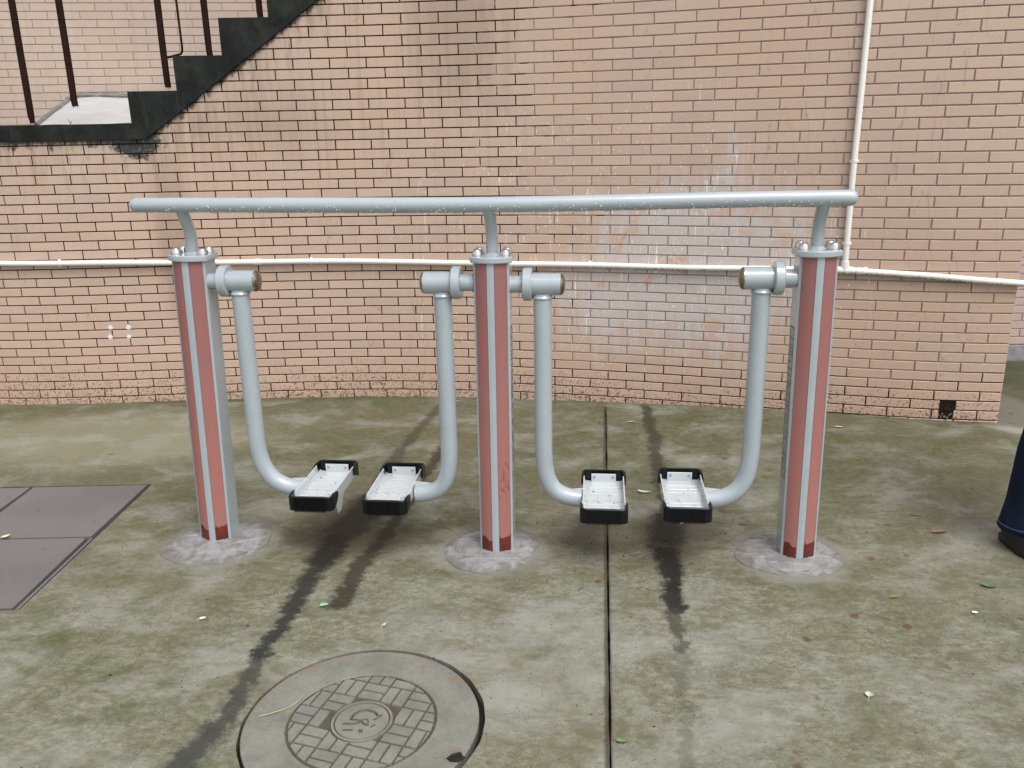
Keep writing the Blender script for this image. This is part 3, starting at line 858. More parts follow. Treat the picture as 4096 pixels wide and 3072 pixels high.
# outline: bottom of the band follows the soffit
def band(off0, off1, name, mat, lift=0.0, zl=0.0):
    m = MB()
    S_ = sorted(set([-4.4 + .2 * i for i in range(12)] + [-2.008, -1.944] + [s for s, _ in steps] + [s + .13 for s, _ in steps] + [.05]))
    def topz(s, side):
        z = 1.566
        for a, zz in steps:
            if s > a + 1e-6 or (abs(s - a) < 1e-6 and side > 0): z = zz
        return z
    for i in range(len(S_) - 1):
        a, b = S_[i], S_[i + 1]
        za, zb = topz(a, 1) - zl, topz(a, 1) - zl
        ba, bb = soffit(a) - lift, soffit(b) - lift
        v = [WP(a, ba, off0), WP(b, bb, off0), WP(b, zb, off0), WP(a, za, off0), WP(a, ba, off1), WP(b, bb, off1), WP(b, zb, off1), WP(a, za, off1)]
        m.add(v, [(0, 1, 2, 3), (4, 7, 6, 5), (0, 4, 5, 1), (2, 6, 7, 3)])
        zn = topz(b, 1) - zl
        if zn > zb + 1e-4:
            u = [WP(b, zb, off0), WP(b, zn, off0), WP(b, zn, off1), WP(b, zb, off1)]
            m.add(u, [(0, 3, 2, 1)])
        if i == 0: m.add(v, [(0, 3, 7, 4)])
    return m.build(name, mat, stair, M=IS)
band(.020, -.11, 'stringer', M_mould)
m = MB()
m.add([WP(-4.4, 1.40, -.11), WP(-2.0, 1.40, -.11), WP(-2.0, 1.40, -1.6), WP(-4.4, 1.40, -1.6), WP(-4.4, 1.560, -.11), WP(-2.0, 1.560, -.11), WP(-2.0, 1.560, -1.6), WP(-4.4, 1.560, -1.6)],
      [(0, 3, 2, 1), (4, 5, 6, 7), (0, 1, 5, 4), (1, 2, 6, 5), (2, 3, 7, 6), (3, 0, 4, 7)])
m.build('landing', M_cement, stair, M=IS)
for i, (a, z_) in enumerate(steps):
    b = steps[i + 1][0] if i + 1 < len(steps) else a + .26
    zb = z_ - .006
    m = MB()
    m.add([WP(a, zb - .32, -.11), WP(b, zb - .32 + .17, -.11), WP(b, zb, -.11), WP(a, zb, -.11), WP(a, zb - .32, -1.7), WP(b, zb - .15, -1.7), WP(b, zb, -1.7), WP(a, zb, -1.7)],
          [(0, 1, 2, 3), (4, 7, 6, 5), (0, 4, 5, 1), (1, 5, 6, 2), (2, 6, 7, 3), (3, 7, 4, 0)])
    m.build('step', M_cement, stair, M=IS)
# wet white cement wedge on the landing against the back wall
RX = 0.0
m = MB()
zf = 1.5665
n = 14
front = [(-2.535, zf), (-2.011, zf)]
F0, F1 = WP(-2.535, zf, -.06), WP(-2.011, zf, -.06)
B0, B1 = Vector((-2.93, 6.02, 1.752)), Vector((-2.36, 6.06, 1.758))
rows = []
for j in range(9):
    t = j / 8
    a = F0.lerp(B0, t); b = F1.lerp(B1, t)
    a.z = zf + (B0.z - zf) * t; b.z = zf + (B1.z - zf) * t
    row = []
    for i in range(n + 1):
        u = i / n; p = a.lerp(b, u)
        p.z += .003 * math.sin(9 * u + 5 * t) + .016 * t * (1 - u) * min(1, u * 8) - .010 * (1 - min(1, u * 10)) * t
        row.append(p)
    rows.append(row)
vs = [p for r in rows for p in r]
fs = [(j * (n + 1) + i, j * (n + 1) + i + 1, (j + 1) * (n + 1) + i + 1, (j + 1) * (n + 1) + i) for j in range(8) for i in range(n)]
m.add(vs, fs, True)
side = [r[0] for r in rows]; low = [Vector((p.x - .07, p.y, 1.56)) for p in side]
m.add(side + low, [(i, i + 1, 9 + i + 1, 9 + i) for i in range(8)], True)
m.build('cement_wedge', M_ramp, stair, M=IS)
m = MB(); m.tube([r[0] + Vector((0, -.01, .0)) for r in rows], [.012 + .010 * rnd.random() for _ in rows], 8)
m.tube([p + Vector((0, -.03, .004)) for p in rows[-1]], [.014 + .01 * rnd.random() for _ in rows[-1]], 8)
m.build('mortar_fillet', M_cement, stair, M=IS)

# back wall behind the stair
bw = empty('brick_wall', (-2.5, 6.05, 1.5))
tag(bw, 'paler brick wall behind the stair seen between the balusters', 'wall')
BA = math.atan(.13)
BO = Vector((-2.7, 6.02, 0))
bd = Vector((math.cos(BA), math.sin(BA), 0)); bn = Vector((bd.y, -bd.x, 0))
m = MB()
P0, P1 = BO + bd * -2.4, BO + bd * 3.4
m.add([P0, P1, P1 + Vector((0, 0, 3.6)), P0 + Vector((0, 0, 3.6)), P0 - bn * .25, P1 - bn * .25, P1 - bn * .25 + Vector((0, 0, 3.6)), P0 - bn * .25 + Vector((0, 0, 3.6))],
      [(0, 1, 2, 3), (4, 7, 6, 5), (0, 4, 5, 1), (1, 5, 6, 2), (2, 6, 7, 3), (3, 7, 4, 0)])
m.build('mortar_bed', M_mortar_pale, bw, M=T(2.5, -6.05, -1.5))
bb = []
for k in range(0, 34):
    z_ = 1.365 + k * .05
    for j in range(-12, 17):
        u = j * .2 + (.1 if k % 2 else 0) + .03
        bb.append((BO + bd * u + Vector((0, 0, z_)) + bn * .0006 - Vector((-2.5, 6.05, 1.5)) - bn * 0.0075, BA, .1965, .0465))
bb = [(c + bn * -.0, a, l, h) for c, a, l, h in bb]
lay_world(bb, Vector((-2.5, 6.05, 1.5)), bw, M_tile_back)

# railing: rusty balusters whose feet have rotted
rail = empty('stair_railing', WP(-2.3, 1.6, -.03))
tag(rail, 'rusty brown iron stair railing with balusters rotted off at their feet', 'railing')
IR = T(*(-WP(-2.3, 1.6, -.03)))
def top_rail(s): return 2.50 if s < -2.0 else 2.50 + .69 * (s + 2.0)
for s_, z_ in ((-2.546, 1.578), (-2.307, 1.660), (-1.810, 1.748), (-1.573, 1.900), (-1.290, 2.082), (-1.04, 2.27), (-.79, 2.45), (-2.80, 1.57), (-3.05, 1.57)):
    m = MB(); t_ = top_rail(s_)
    pts = [WP(s_, t_, -.03)] + [WP(s_ + rnd.uniform(-.0007, .0007), t_ + (z_ + .03 - t_) * i / 8, -.03) for i in range(1, 9)] + [WP(s_ + .002, z_, -.03)]
    m.tube(pts, [.0172] * 8 + [.0165, .009 if z_ < 1.6 else .0160], 12)
    for a in range(5):   # torn rim
        g_ = 2 * math.pi * a / 5 + rnd.random()
        q = WP(s_ + .002, z_, -.03) + Vector((math.cos(g_) * .012, math.sin(g_) * .012, 0))
        m.tube([q + Vector((0, 0, .01)), q + Vector((rnd.uniform(-.003, .003), 0, -rnd.uniform(.004, .012)))], [.003, .0008], 5)
    m.build('baluster', M_rust, rail, M=IR)
m = MB()
m.tube([WP(s, top_rail(s), -.03) for s in (-4.3, -3.4, -2.6, -2.0, -1.9, -1.5, -1.0, -.5, -.1)], .018, 12)
m.build('handrail', M_rust, rail, M=IR)
m = MB()
m.tube([WP(-1.815, 1.893, -.03), WP(-1.78, 1.898, -.03), WP(-1.745, 1.906, -.03), WP(-1.722, 1.912, -.03), WP(-1.712, 1.926, -.03), WP(-1.711, 1.95, -.03), WP(-1.713, 2.3, -.03), WP(-1.713, top_rail(-1.713), -.03)], .0062, 8)
m.build('bent_rod', M_rust, rail, M=IR)
m = MB()
m.tube([WP(-1.192, 2.2, -.03), WP(-1.192, top_rail(-1.192), -.03)], .0045, 8)
m.tube([WP(-1.28, 2.2, -.03), WP(-1.192, 2.2, -.03)], .0045, 8)
m.build('bent_rod', M_rust, rail, M=IR)
# tuft of rust scraps and a weed on the landing edge
wd = MB()
b0 = WP(-2.34, 1.566, -.02)
for dx, dz, ln in ((-.012, .03, 1), (.008, .022, .8), (-.02, .04, 1), (.003, .016, .7)):
    wd.tube([b0, b0 + Vector((dx * .4, 0, dz * .5)), b0 + Vector((dx, 0, dz))], [.0015, .0012, .0004], 5)
o = wd.build('weed', simple('dark_weed', (0.05, 0.06, 0.03)), None); tag(o, 'tiny dark weed sprouting from the landing edge of the stair', 'weed')

# ------------------------------------------------------------------ far building at the right edge
far = empty('brick_wall', (3.2, 5.2, 0))
tag(far, 'far pinkish brick wall on a grey cement plinth past the wall corner at right', 'wall')
m = MB(); m.box(-1.2, 3.0, .012, .3, .12, 3.4); m.build('mortar_bed', M_mortar_white, far)
m = MB(); m.box(-1.2, 3.0, -.012, .28, -.2, .135); m.build('plinth', M_plinth, far, bevel=.006)
bb = []
for k in range(0, 40):
    for j in range(0, 13):
        u = -1.0 + j * .2 + (.1 if k % 2 else 0)
        bb.append((Vector((u, .0125, .164 + k * .05)), 0.0, .1955, .045))
lay_world(bb, Vector((3.2, 5.2, 0)), far, M_tile_far)

# ------------------------------------------------------------------ white water pipe on the facade
pipe = empty('water_pipe', WP(1.735, .8, .03))
tag(pipe, 'white plastic water pipe running along and up the brick wall', 'pipe')
IP = T(*(-WP(1.735, .8, .03)))
zt = [(-4.3, .86), (-2.845, .841), (-1.888, .821), (-.977, .807), (.029, .789), (.965, .790), (1.735, .797), (2.104, .782), (2.551, .746), (2.75, .735)]
def pz(s): return float(np.interp(s, [a for a, _ in zt], [b for _, b in zt]))
def pipe_pt(s):
    if s <= 2.45: return WP(s, pz(s) + .0015 * math.sin(s * 5), .024)
    a = WP(2.45, 0, .024); b = WP(2.40, 0, .024); d = (a - b).normalized()
    return a + d * (s - 2.45) + Vector((0, 0, pz(s)))
m = MB(); m.tube([pipe_pt(-4.3 + i * (1.70 + 4.3) / 80) for i in range(81)], .0148, 14)
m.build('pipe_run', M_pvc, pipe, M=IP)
m = MB(); m.tube([pipe_pt(1.77 + i * .98 / 16) for i in range(17)], .0152, 14)
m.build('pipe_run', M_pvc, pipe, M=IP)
m = MB(); m.tube([WP(1.7335, .83, .024), WP(1.731, 1.255, .024), WP(1.734, 1.598, .025), WP(1.737, 2.03, .024), WP(1.740, 2.75, .024)], .0145, 14)
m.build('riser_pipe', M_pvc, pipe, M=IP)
m = MB(); m.tube([pipe_pt(1.694), pipe_pt(1.776)], .019, 16); m.tube([pipe_pt(1.7335), WP(1.7335, pz(1.73) + .045, .024)], .019, 16)
m.build('tee_joint', M_pvc, pipe, M=IP)
for s_ in (-1.42, 1.86 - .05):
    m = MB(); m.tube([pipe_pt(s_ - .021), pipe_pt(s_ + .021)], .0178, 16); m.build('coupling', M_pvc, pipe, M=IP)
def clampm(p, along, out):
    m = MB(); a = along.normalized(); up = a.cross(out).normalized()
    for sg in (-1, 1):
        q = p + up * (.0175 * sg)
        m.tube([q - a * .007 + out * -.004, q + a * .007 + out * -.004], .004, 8)
    m.tube([p - a * .006, p + a * .006], .0166, 14)
    m.build('clamp', M_pvc, pipe, M=IP)
for s_ in (-2.50, -1.12, .45, 1.83):
    clampm(pipe_pt(s_), pipe_pt(s_ + .02) - pipe_pt(s_), (WP(s_, 0, .02) - WP(s_, 0, 0)).normalized())
for z_ in (.93, 1.32, 2.35):
    clampm(WP(1.733, z_, .024), Vector((0, 0, 1)), (WP(1.733, 0, .02) - WP(1.733, 0, 0)).normalized())
m = MB(); q = pipe_pt(2.66); m.tube([q + Vector((.0, .12, .055)), q + Vector((.03, .04, .05))], .014, 12)
o = m.build('pipe_bracket', M_black, pipe, M=IP)

# ------------------------------------------------------------------ cement footings
def footing(cx, cy, rx, ry, ang, label, seed):
    R = random.Random(seed); m = MB(); n = 48
    ph = [R.uniform(0, 6.28) for _ in range(4)]
    def rad(t, k): return k * (1 + .07 * math.sin(2 * t + ph[0]) + .05 * math.sin(3 * t + ph[1]) + .02 * math.sin(7 * t + ph[2]) + .012 * math.sin(13 * t + ph[3]))
    rings = [(1.0, -.004), (.985, .003), (.93, .006), (.9, .0085), (.7, .011), (.45, .013), (.3, .014), (0.02, .014)]
    vs = []
    for k, z in rings:
        for i in range(n):
            t = 2 * math.pi * i / n; r = rad(t, k)
            zz = z + (R.uniform(-.0009, .0009) + .0012 * math.sin(3 * t + 9 * k) if 0 < k < .99 else 0)
            vs.append((r * rx * math.cos(t), r * ry * math.sin(t), zz))
    fs = [(i * n + k, i * n + (k + 1) % n, (i + 1) * n + (k + 1) % n, (i + 1) * n + k) for i in range(len(rings) - 1) for k in range(n)]
    m.add(vs, fs, True)
    for i in range(26):     # trowel ridges
        t = R.uniform(0, 6.28); k = R.uniform(.45, .9); t2 = t + R.uniform(.1, .5)
        m.tube([(rx * k * math.cos(a), ry * k * math.sin(a), .0095 + .004 * (1 - k)) for a in (t, (t + t2) / 2, t2)], [.0006, R.uniform(.0015, .003), .0006], 5)
    o = m.build('cement_footing', M_cement, None, M=T(cx, cy, 0) @ Rz(ang))
    tag(o, label, 'footing', 'cement footings of the exercise machine')
footing(-1.128, 2.945, .195, .185, .3, 'rough grey cement patch round the foot of the left post', 1)
footing(-.088, 2.850, .180, .178, .1, 'rough grey cement patch round the foot of the middle post', 2)
footing(.985, 2.770, .178, .180, -.1, 'rough grey cement patch round the foot of the right post', 3)

# ------------------------------------------------------------------ the double air walker
YAW = -0.105
EX = Vector((math.cos(YAW), math.sin(YAW), 0)); EY = Vector((-math.sin(YAW), math.cos(YAW), 0))
walker = empty('air_walker', (-.064, 2.859, 0))
tag(walker, 'grey double air walker with three red-striped posts and four foot pedals', 'exercise machine')
IWk = T(.064, -2.859, 0)
HW, YC, SAG = .0605, .040, .028
def arc_front(x, inset=0.0):
    return -(YC + SAG * (1 - (x / HW) ** 2)) + inset
posts = {'L': ((-1.145, 2.999), (-1.117, 2.999), 1.074), 'C': ((-.0640, 2.862), (-.059, 2.862), 1.067), 'R': ((1.014, 2.769), (1.002, 2.769), 1.080)}
def post_body(H):
    m = MB()
    P = []
    xs = [-HW, -.0535, -.0535, -.0118, -.0118, 0, .0118, .0118, .0535, .0535, HW]
    ins = [0, 0, .003, .003, -.0008, -.0008, -.0008, .003, .003, 0, 0]
    mid = []
    for x, i_ in zip(xs, ins): mid.append((x, arc_front(x, i_)))
    ext = []
    for k in range(len(mid) - 1):
        ext.append(mid[k])
        (x0, y0), (x1, y1) = mid[k], mid[k + 1]
        if x1 - x0 > .02:
            i_ = .003
            for t in (.25, .5, .75):
                xx = x0 + (x1 - x0) * t; ext.append((xx, arc_front(xx, i_)))
    ext.append(mid[-1])
    poly = ext + [(-x, -y) for x, y in ext]
    n = len(poly)
    m.add([(x, y, -.05) for x, y in poly] + [(x, y, H) for x, y in poly],
          [tuple(range(n, 2 * n))] + [(i, (i + 1) % n, n + (i + 1) % n, n + i) for i in range(n)])
    return m
def panel(x0, x1, H, back):
    m = MB(); n = 8; v = []
    for k in range(n + 1):
        x = x0 + (x1 - x0) * k / n
        v.append((x, arc_front(x, .0008))); 
    vb = [(x, arc_front(x, .0034)) for x, _ in v]
    poly = v + vb[::-1]
    if back: poly = [(-x, -y) for x, y in poly]
    nn = len(poly); m.prism(poly, .004, H - .001)
    for i in range(len(m.f)): m.sm[i] = False
    return m
def sticker_mb(H):
    m = MB()
    m.box(.0606, .0612, -.026, .026, .12, .88)
    return m
for key, ((bx, by), (tx, ty), H) in posts.items():
    lean = Vector((tx - bx, ty - by, H)); az = lean.normalized()
    ax = (EX - az * EX.dot(az)).normalized(); ay = az.cross(ax)
    bx, by = bx + EY.x * .009, by + EY.y * .009
    M = Matrix(((ax.x, ay.x, az.x, bx), (ax.y, ay.y, az.y, by), (ax.z, ay.z, az.z, 0), (0, 0, 0, 1)))
    LM = IWk @ M
    body = post_body(H).build('post', M_paint, walker, M=LM)
    for (x0, x1) in ((-.0525, -.0132), (.0132, .0525)):
        for bk in (False, True):
            panel(x0, x1, H, bk).build('red_panel', M_red_scuffed if key == 'C' and x0 > 0 else M_red, body)
    # cap plate with rounded ends
    m = MB()
    capo = []
    for k in range(13):
        x = -.071 + .142 * k / 12
        capo.append((x, -(.047 + .030 * (1 - (x / .071) ** 2))))
    capo = capo + [(-x, -y) for x, y in capo]
    m.prism(capo, H, H + .021)
    m.build('cap_plate', M_paint, body, bevel=.005, seg=3)
    for sx in (-1, 1):
        for sy in (-1, 1):
            m = MB(); m.lathe([(.0175, 0), (.0172, .004), (.0145, .017), (.0125, .0205), (.009, .0225), (.0001, .023)], 20, T(.0475 * sx, .026 * sy, H + .0205))
            m.build('dome_nut', M_steel, body)
    m = MB()
    zt_ = {'L': 1.267, 'C': 1.259, 'R': 1.266}[key] - .012
    pts = [(0, 0, H + .018), (0, 0, H + .05), (0, -.003, H + .08), (0, -.012, H + .11), (0, -.030, H + .14), (0, -.050, zt_ - .01), (0, -.059, zt_ + .005)]
    m.tube(pts, .0205, 20)
    m.lathe([(.028, H + .0205), (.0245, H + .024), (.0205, H + .029)], 20)
    m.build('neck', M_paint, body)
    if key in 'CR':
        m = MB(); sg = 1 if key == 'C' else -1
        X0, X1 = (.0602, .0609) if sg > 0 else (-.0609, -.0602)
        m.box(X0, X1, -.027, .027, .30, .84)
        stk = m.build('sticker', M_sticker, body)
        m = MB(); Xa, Xb = (.0606, .0614) if sg > 0 else (-.0614, -.0606)
        for (y0, y1, z0, z1) in ((-.0265, -.0245, .30, .84), (.0245, .0265, .30, .84), (-.0265, .0265, .838, .8405), (-.0265, .0265, .2995, .302)):
            m.box(Xa, Xb, y0, y1, z0, z1)
        z_ = .80
        while z_ > .33:
            y_ = -.019
            while y_ < .019:
                l_ = rnd.uniform(.004, .009)
                if rnd.random() < .8: m.box(Xa, Xb, y_, min(.020, y_ + l_), z_, z_ + .0035)
                y_ += l_ + .003
            z_ -= rnd.choice((.011, .013, .024))
        m.build('print', M_ink, stk)

# handrail
m = MB()
A = [Vector((-1.289, 2.964, 1.268)), Vector((-1.115, 2.941, 1.267)), Vector((-.055, 2.807, 1.259)), Vector((1.009, 2.716, 1.266)), Vector((1.092, 2.708, 1.266))]
dL = (A[0] - A[1]).normalized(); dR = (A[4] - A[3]).normalized()
R0 = .0252
pts, rs = [], []
for t, r in ((0, .004), (.0015, .012), (.005, .0185), (.010, .0225), (.017, .0246), (.026, R0)):
    pts.append(A[0] - dL * t); rs.append(r)
def bez(a, b, c, d, t): return a * (1 - t) ** 3 + b * 3 * t * (1 - t) ** 2 + c * 3 * t * t * (1 - t) + d * t ** 3
tm = ((A[3] - A[1]).normalized())
for i in range(1, 19):
    t = i / 18; L_ = (A[2] - A[1]).length / 3
    pts.append(bez(A[1], A[1] - dL * L_, A[2] - tm * L_, A[2], t)); rs.append(R0)
for i in range(1, 19):
    t = i / 18; L_ = (A[3] - A[2]).length / 3
    pts.append(bez(A[2], A[2] + tm * L_, A[3] - dR * L_, A[3], t)); rs.append(R0)
for t, r in ((.026, R0), (.017, .0246), (.010, .0225), (.005, .0185), (.0015, .012), (0, .004)):
    pts.append(A[4] - dR * t); rs.append(r)
m.tube(pts, rs, 32)
hr = m.build('handrail', M_paint, walker, M=IWk)
# rain drops hanging from it
def drop_mesh():
    m = MB(); m.lathe([(.0002, -.0028), (.0014, -.0022), (.0019, -.001), (.0015, .0006), (.0005, .0018), (.0001, .002)], 8)
    return m.v, m.f
dv, df = drop_mesh()
m = MB()
tot = len(pts)
for i in range(560):
    u = rnd.uniform(1.5, tot - 3.5) if i < 60 else rnd.uniform(5.2, tot - 6.4)
    k = int(u); p = Vector(pts[k]).lerp(Vector(pts[k + 1]), u - k)
    an = math.radians(rnd.gauss(-88, 10) if i < 330 else rnd.uniform(-80, 0))
    d = Vector((0, -math.cos(an), math.sin(an)))
    sc_ = rnd.uniform(.5, 1.1)
    M = T(*(p + d * (R0 + (.0012 if i < 330 else .0002)))) @ Matrix.Scale(sc_, 4)
    m.add(dv, df, True, M)
o = m.build('water_drops', M_drop, hr); o['kind'] = 'stuff'

# swing arms
def swing_arm(key, sg, a0, zp, pedal_lx, pedal_y, ztop):
    """sg: which side of the post; a0: ring distance from the post centre"""
    (bx, by), _, _ = posts[key]
    M = IWk @ T(bx, by, 0) @ Rz(YAW)
    e = Vector
    m = MB()
    X = lambda x: sg * x
    arm_x = a0 + .050
    # sleeve, collar, stub welded as one casting
    m.tube([(X(a0 + .012), 0, zp), (X(a0 + .112), 0, zp)], .0375, 32)
    n_ = 14
    z1 = .42
    path = [(X(arm_x), 0, zp - .030), (X(arm_x), 0, .75), (X(arm_x), 0, .55), (X(arm_x), 0, z1)]
    p0, p3 = e((X(arm_x), 0, z1)), e((X(abs(pedal_lx) - .082), pedal_y * .6, .204))
    p1 = p0 + e((0, 0, -.15)); p2 = p3 + e((-X(.115), 0, .008))
    for i in range(1, n_ + 1): path.append(bez(p0, p1, p2, p3, i / n_))
    m.tube(path, .0312, 28)
    m.lathe([(.0345, .0), (.0355, .004), (.0312, .010)], 28, T(X(arm_x), 0, zp - .047))
    arm = m.build('swing_arm', M_paint, walker, M=M)
    m = MB()
    prof = [(.0300, -.016), (.052, -.016), (.0562, -.0125), (.0562, .0125), (.052, .016), (.036, .016)]
    m.lathe(prof, 40, T(X(a0), 0, zp) @ Ry(math.pi / 2 * sg))
    m.build('collar', M_paint, arm)
    m = MB(); m.lathe([(.049, -.0168), (.0462, -.0168)], 40, T(X(a0), 0, zp) @ Ry(math.pi / 2 * sg))
    m.build('seal_ring', M_rubber, arm)
    m = MB(); m.tube([(X(.058), 0, zp), (X(a0), 0, zp)], .0288, 28)
    m.lathe([(.033, 0), (.0315, .004), (.0288, .008)], 28, T(X(.061), 0, zp) @ Ry(math.pi / 2 * sg))
    m.build('axle_stub', M_paint, arm)
    m = MB(); m.lathe([(.0365, -.002), (.0368, .002), (.034, .0065), (.028, .0105), (.018, .0138), (.0001, .0155)], 28, T(X(a0 + .112), 0, zp) @ Ry(math.pi / 2 * sg))
    m.build('end_cap', M_bronze, arm)
    # footplate
    px, py = X(abs(pedal_lx)), pedal_y
    PM = T(px, py, ztop)
    W2, L2 = .070, .165
    m = MB()
    m.box(-W2, W2, -L2, L2, -.044, -.040)
    for sx in (-1, 1):
        m.box(sx * (W2 + .003) - .0022, sx * (W2 + .003) + .0022, -.125, .125, -.050, -.004)
        m.box(sx * (W2 + .0005) - .003, sx * (W2 + .0005) + .003, -.160, .160, -.046, -.034)
    for i in range(8):       # pressed tread bars
        yy = -.115 + i * .031
        m.box(-W2 * .80, W2 * .80, yy - .0075, yy + .0075, -.0405, -.0375)
    m.tube([(W2 * .33 * math.cos(t * math.pi / 12), .045 * math.sin(t * math.pi / 12) - .01, -.0375) for t in range(25)], .0018, 6)
    for sy in (-1, 1):       # upstand carrying the screws
        m.box(-.046, .046, sy * .152 - .002, sy * .152 + .002, -.042, -.007)
    m.build('footplate', M_tray, arm, bevel=.0008, seg=1, M=PM)
    m = MB()
    for i in range(8):
        for sx in (-1, 1):
            m.tube([(sx * W2 * .88, -.125 + i * .031, -.0402), (sx * W2 * .88, -.125 + i * .031, -.0392)], .0018, 6)
    for _ in range(6):
        xx, yy = rnd.uniform(-.05, .05), rnd.uniform(-.12, .12)
        m.tube([(xx, yy, -.0402), (xx, yy, -.0366)], rnd.uniform(.0012, .003), 6)
    o = m.build('drain_holes', M_black, arm, M=PM); o['kind'] = 'stuff'
    for sy in (-1, 1):       # rubber end bumpers, U-shaped with ribs
        m = MB()
        path, tz, bz = [], [], []
        OW = .083; r_ = .022; yo = .181
        pl_ = [(-OW, .105), (-OW, .125), (-OW, .145), (-OW, yo - r_)]
        for a in range(1, 6): 
            g_ = math.radians(180 - 90 * a / 5); pl_.append((-OW + r_ + r_ * math.cos(g_), yo - r_ + r_ * math.sin(g_)))
        half_ = pl_[:]
        full = half_ + [(0, yo)] + [(-x, y) for x, y in half_[::-1]]
        nn_ = len(full); vs = []
        for i, (x, y) in enumerate(full):
            a = Vector(full[max(i - 1, 0)]); b = Vector(full[min(i + 1, nn_ - 1)]); t = (b - a).normalized(); nr = Vector((t.y, -t.x)) * .011
            edge = min(i, nn_ - 1 - i)
            zt2 = {0: -.006, 1: .000, 2: .001}.get(edge, .000); zb2 = {0: -.026, 1: -.040, 2: -.050}.get(edge, -.054)
            th = {0: .45, 1: .7}.get(edge, 1)
            q = (x + nr.x * th, y + nr.y * th)
            vs += [(x, y, zb2), (x, y, zt2 - .003), (x + (q[0] - x) * .3, y + (q[1] - y) * .3, zt2), (q[0], q[1], zt2 - .002), (q[0], q[1], zb2)]
        fs = []
        for i in range(nn_ - 1):
            for k in range(5):
                fs.append((i * 5 + k, i * 5 + (k + 1) % 5, (i + 1) * 5 + (k + 1) % 5, (i + 1) * 5 + k))
        fs += [(0, 1, 2, 3, 4), tuple((nn_ - 1) * 5 + k for k in (4, 3, 2, 1, 0))]
        MM = Matrix.Scale(1, 4) if sy > 0 else Rz(math.pi)
        m.add(vs, fs, False, MM)
        for i in range(23):
            xx = -.056 + i * .112 / 22
            m.box(xx - .0012, xx + .0012, yo - .001, yo + .0042, -.0575, -.003, MM)
        o = m.build('rubber_bumper', M_rubber, arm, M=PM)
        for sx in (-1, 1):
            m = MB(); m.lathe([(.0052, 0), (.005, .002), (.0035, .004), (.0001, .0048)], 12, T(sx * .034, sy * .150, -.019) @ Rx(math.pi / 2 * sy))
            m.build('screw', M_steel, arm, M=PM)
    # gusset plates under the tray
    m = MB(); s_ = -sg
    m.add([(s_ * .074, .004, -.005), (s_ * .165, .004, -.013), (s_ * .074, .004, -.050), (s_ * .074, .010, -.005), (s_ * .165, .010, -.013), (s_ * .074, .010, -.050)],
          [(0, 1, 2), (3, 5, 4), (0, 3, 4, 1), (1, 4, 5, 2), (2, 5, 3, 0)])
    m.box(-.066, .066, -.03, .03, -.066, -.037)
    m.build('gusset', M_tray, arm, M=PM)
    m = MB()
    s_ = sg
    q4 = [(-.115, -.048), (-.015, -.048), (-.060, -.100), (-.092, -.100)]
    m.add([(s_ * .0745, a, b) for a, b in q4] + [(s_ * .0705, a, b) for a, b in q4], [(0, 1, 2, 3), (4, 7, 6, 5), (0, 4, 5, 1), (1, 5, 6, 2), (2, 6, 7, 3), (3, 7, 4, 0)])
    if key == 'L': m.build('fin', M_tray, arm, M=PM)
    return arm
swing_arm('L', 1, .142, .9985, .434, .018, .250)
swing_arm('C', -1, .118, .995, .383, .022, .252)
swing_arm('C', 1, .124, .989, .389, .012, .244)
swing_arm('R', -1, .131, 1.0045, .4085, .003, .252)

# ------------------------------------------------------------------ leaves and litter
def leaf(name, x, y, L_, W_, ang, c, label, curl=.25, stem=.5, tilt=0.0, z=None):
    z = ground_z(x, y) if z is None else z
    m = MB(); n = 10
    vs = []
    for i in range(n + 1):
        t = i / n; wv = W_ / 2 * (math.sin(math.pi * t ** .8) ** .8 if 0 < t < 1 else 0.02)
        for k, s_ in enumerate((-1, -.5, 0, .5, 1)):
            vs.append(((t - .5) * L_, s_ * wv, .0025 + curl * L_ * .35 * (2 * t - 1) ** 2 + abs(s_) * wv * .35 + (.0006 if s_ else 0)))
    top_ = list(vs); bot = [(a, b, c_ - .0005) for a, b, c_ in vs]
    fs = [(i * 5 + k, i * 5 + k + 1, (i + 1) * 5 + k + 1, (i + 1) * 5 + k) for i in range(n) for k in range(4)]
    m.add(top_, fs, True); m.add(bot, [f[::-1] for f in fs], True)
    if stem: m.tube([(-L_ / 2, 0, .003 + curl * L_ * .35), (-L_ / 2 - L_ * stem * .5, L_ * .05, .004), (-L_ / 2 - L_ * stem, L_ * .12, .003)], [.0009, .0007, .0005], 5)
    mt = simple('leaf_' + label.split()[0], c, .4, .4, var=.15, nscale=60)
    o = m.build(name, mt, None, M=T(x, y, z) @ Rz(ang) @ Rx(tilt))
    tag(o, label, 'leaf', 'fallen leaves on the concrete')
G1, G2, BR = (0.42, 0.50, 0.36), (0.10, 0.20, 0.04), (0.24, 0.115, 0.08)
leaf('leaf', .553, 3.335, .062, .022, -.25, (.40, .50, .36), 'pale green curled leaf between the two right pedals', .35, .25)
leaf('leaf', 1.605, 2.917, .062, .030, .05, BR, 'large flat red-brown leaf right of the right footing', .02, .2)
leaf('leaf', 1.585, 3.06, .045, .012, -.3, (.24, .10, .06), 'narrow brown leaf beside the large red-brown leaf', .05, 0)
leaf('leaf', 1.574, 2.515, .05, .022, -.5, (.07, .17, .09), 'dark green folded leaf in front of the person', .3, .2)
leaf('leaf', .951, 1.965, .024, .021, 1.2, (.48, .58, .44), 'small pale heart-shaped leaf with upright stem at lower right', .15, .9)
leaf('leaf', 1.787, 4.300, .055, .032, 1.2, (.30, .42, .18), 'green leaf propped against the foot of the brick wall', .2, .3, .9)
leaf('leaf', -1.008, 2.41, .022, .016, .5, (.55, .58, .46), 'tiny pale leaf below the left footing', .3, .3)
leaf('leaf', -.632, 2.477, .03, .022, .4, (.26, .38, .22), 'small green leaf on the black water track', .1, .4)
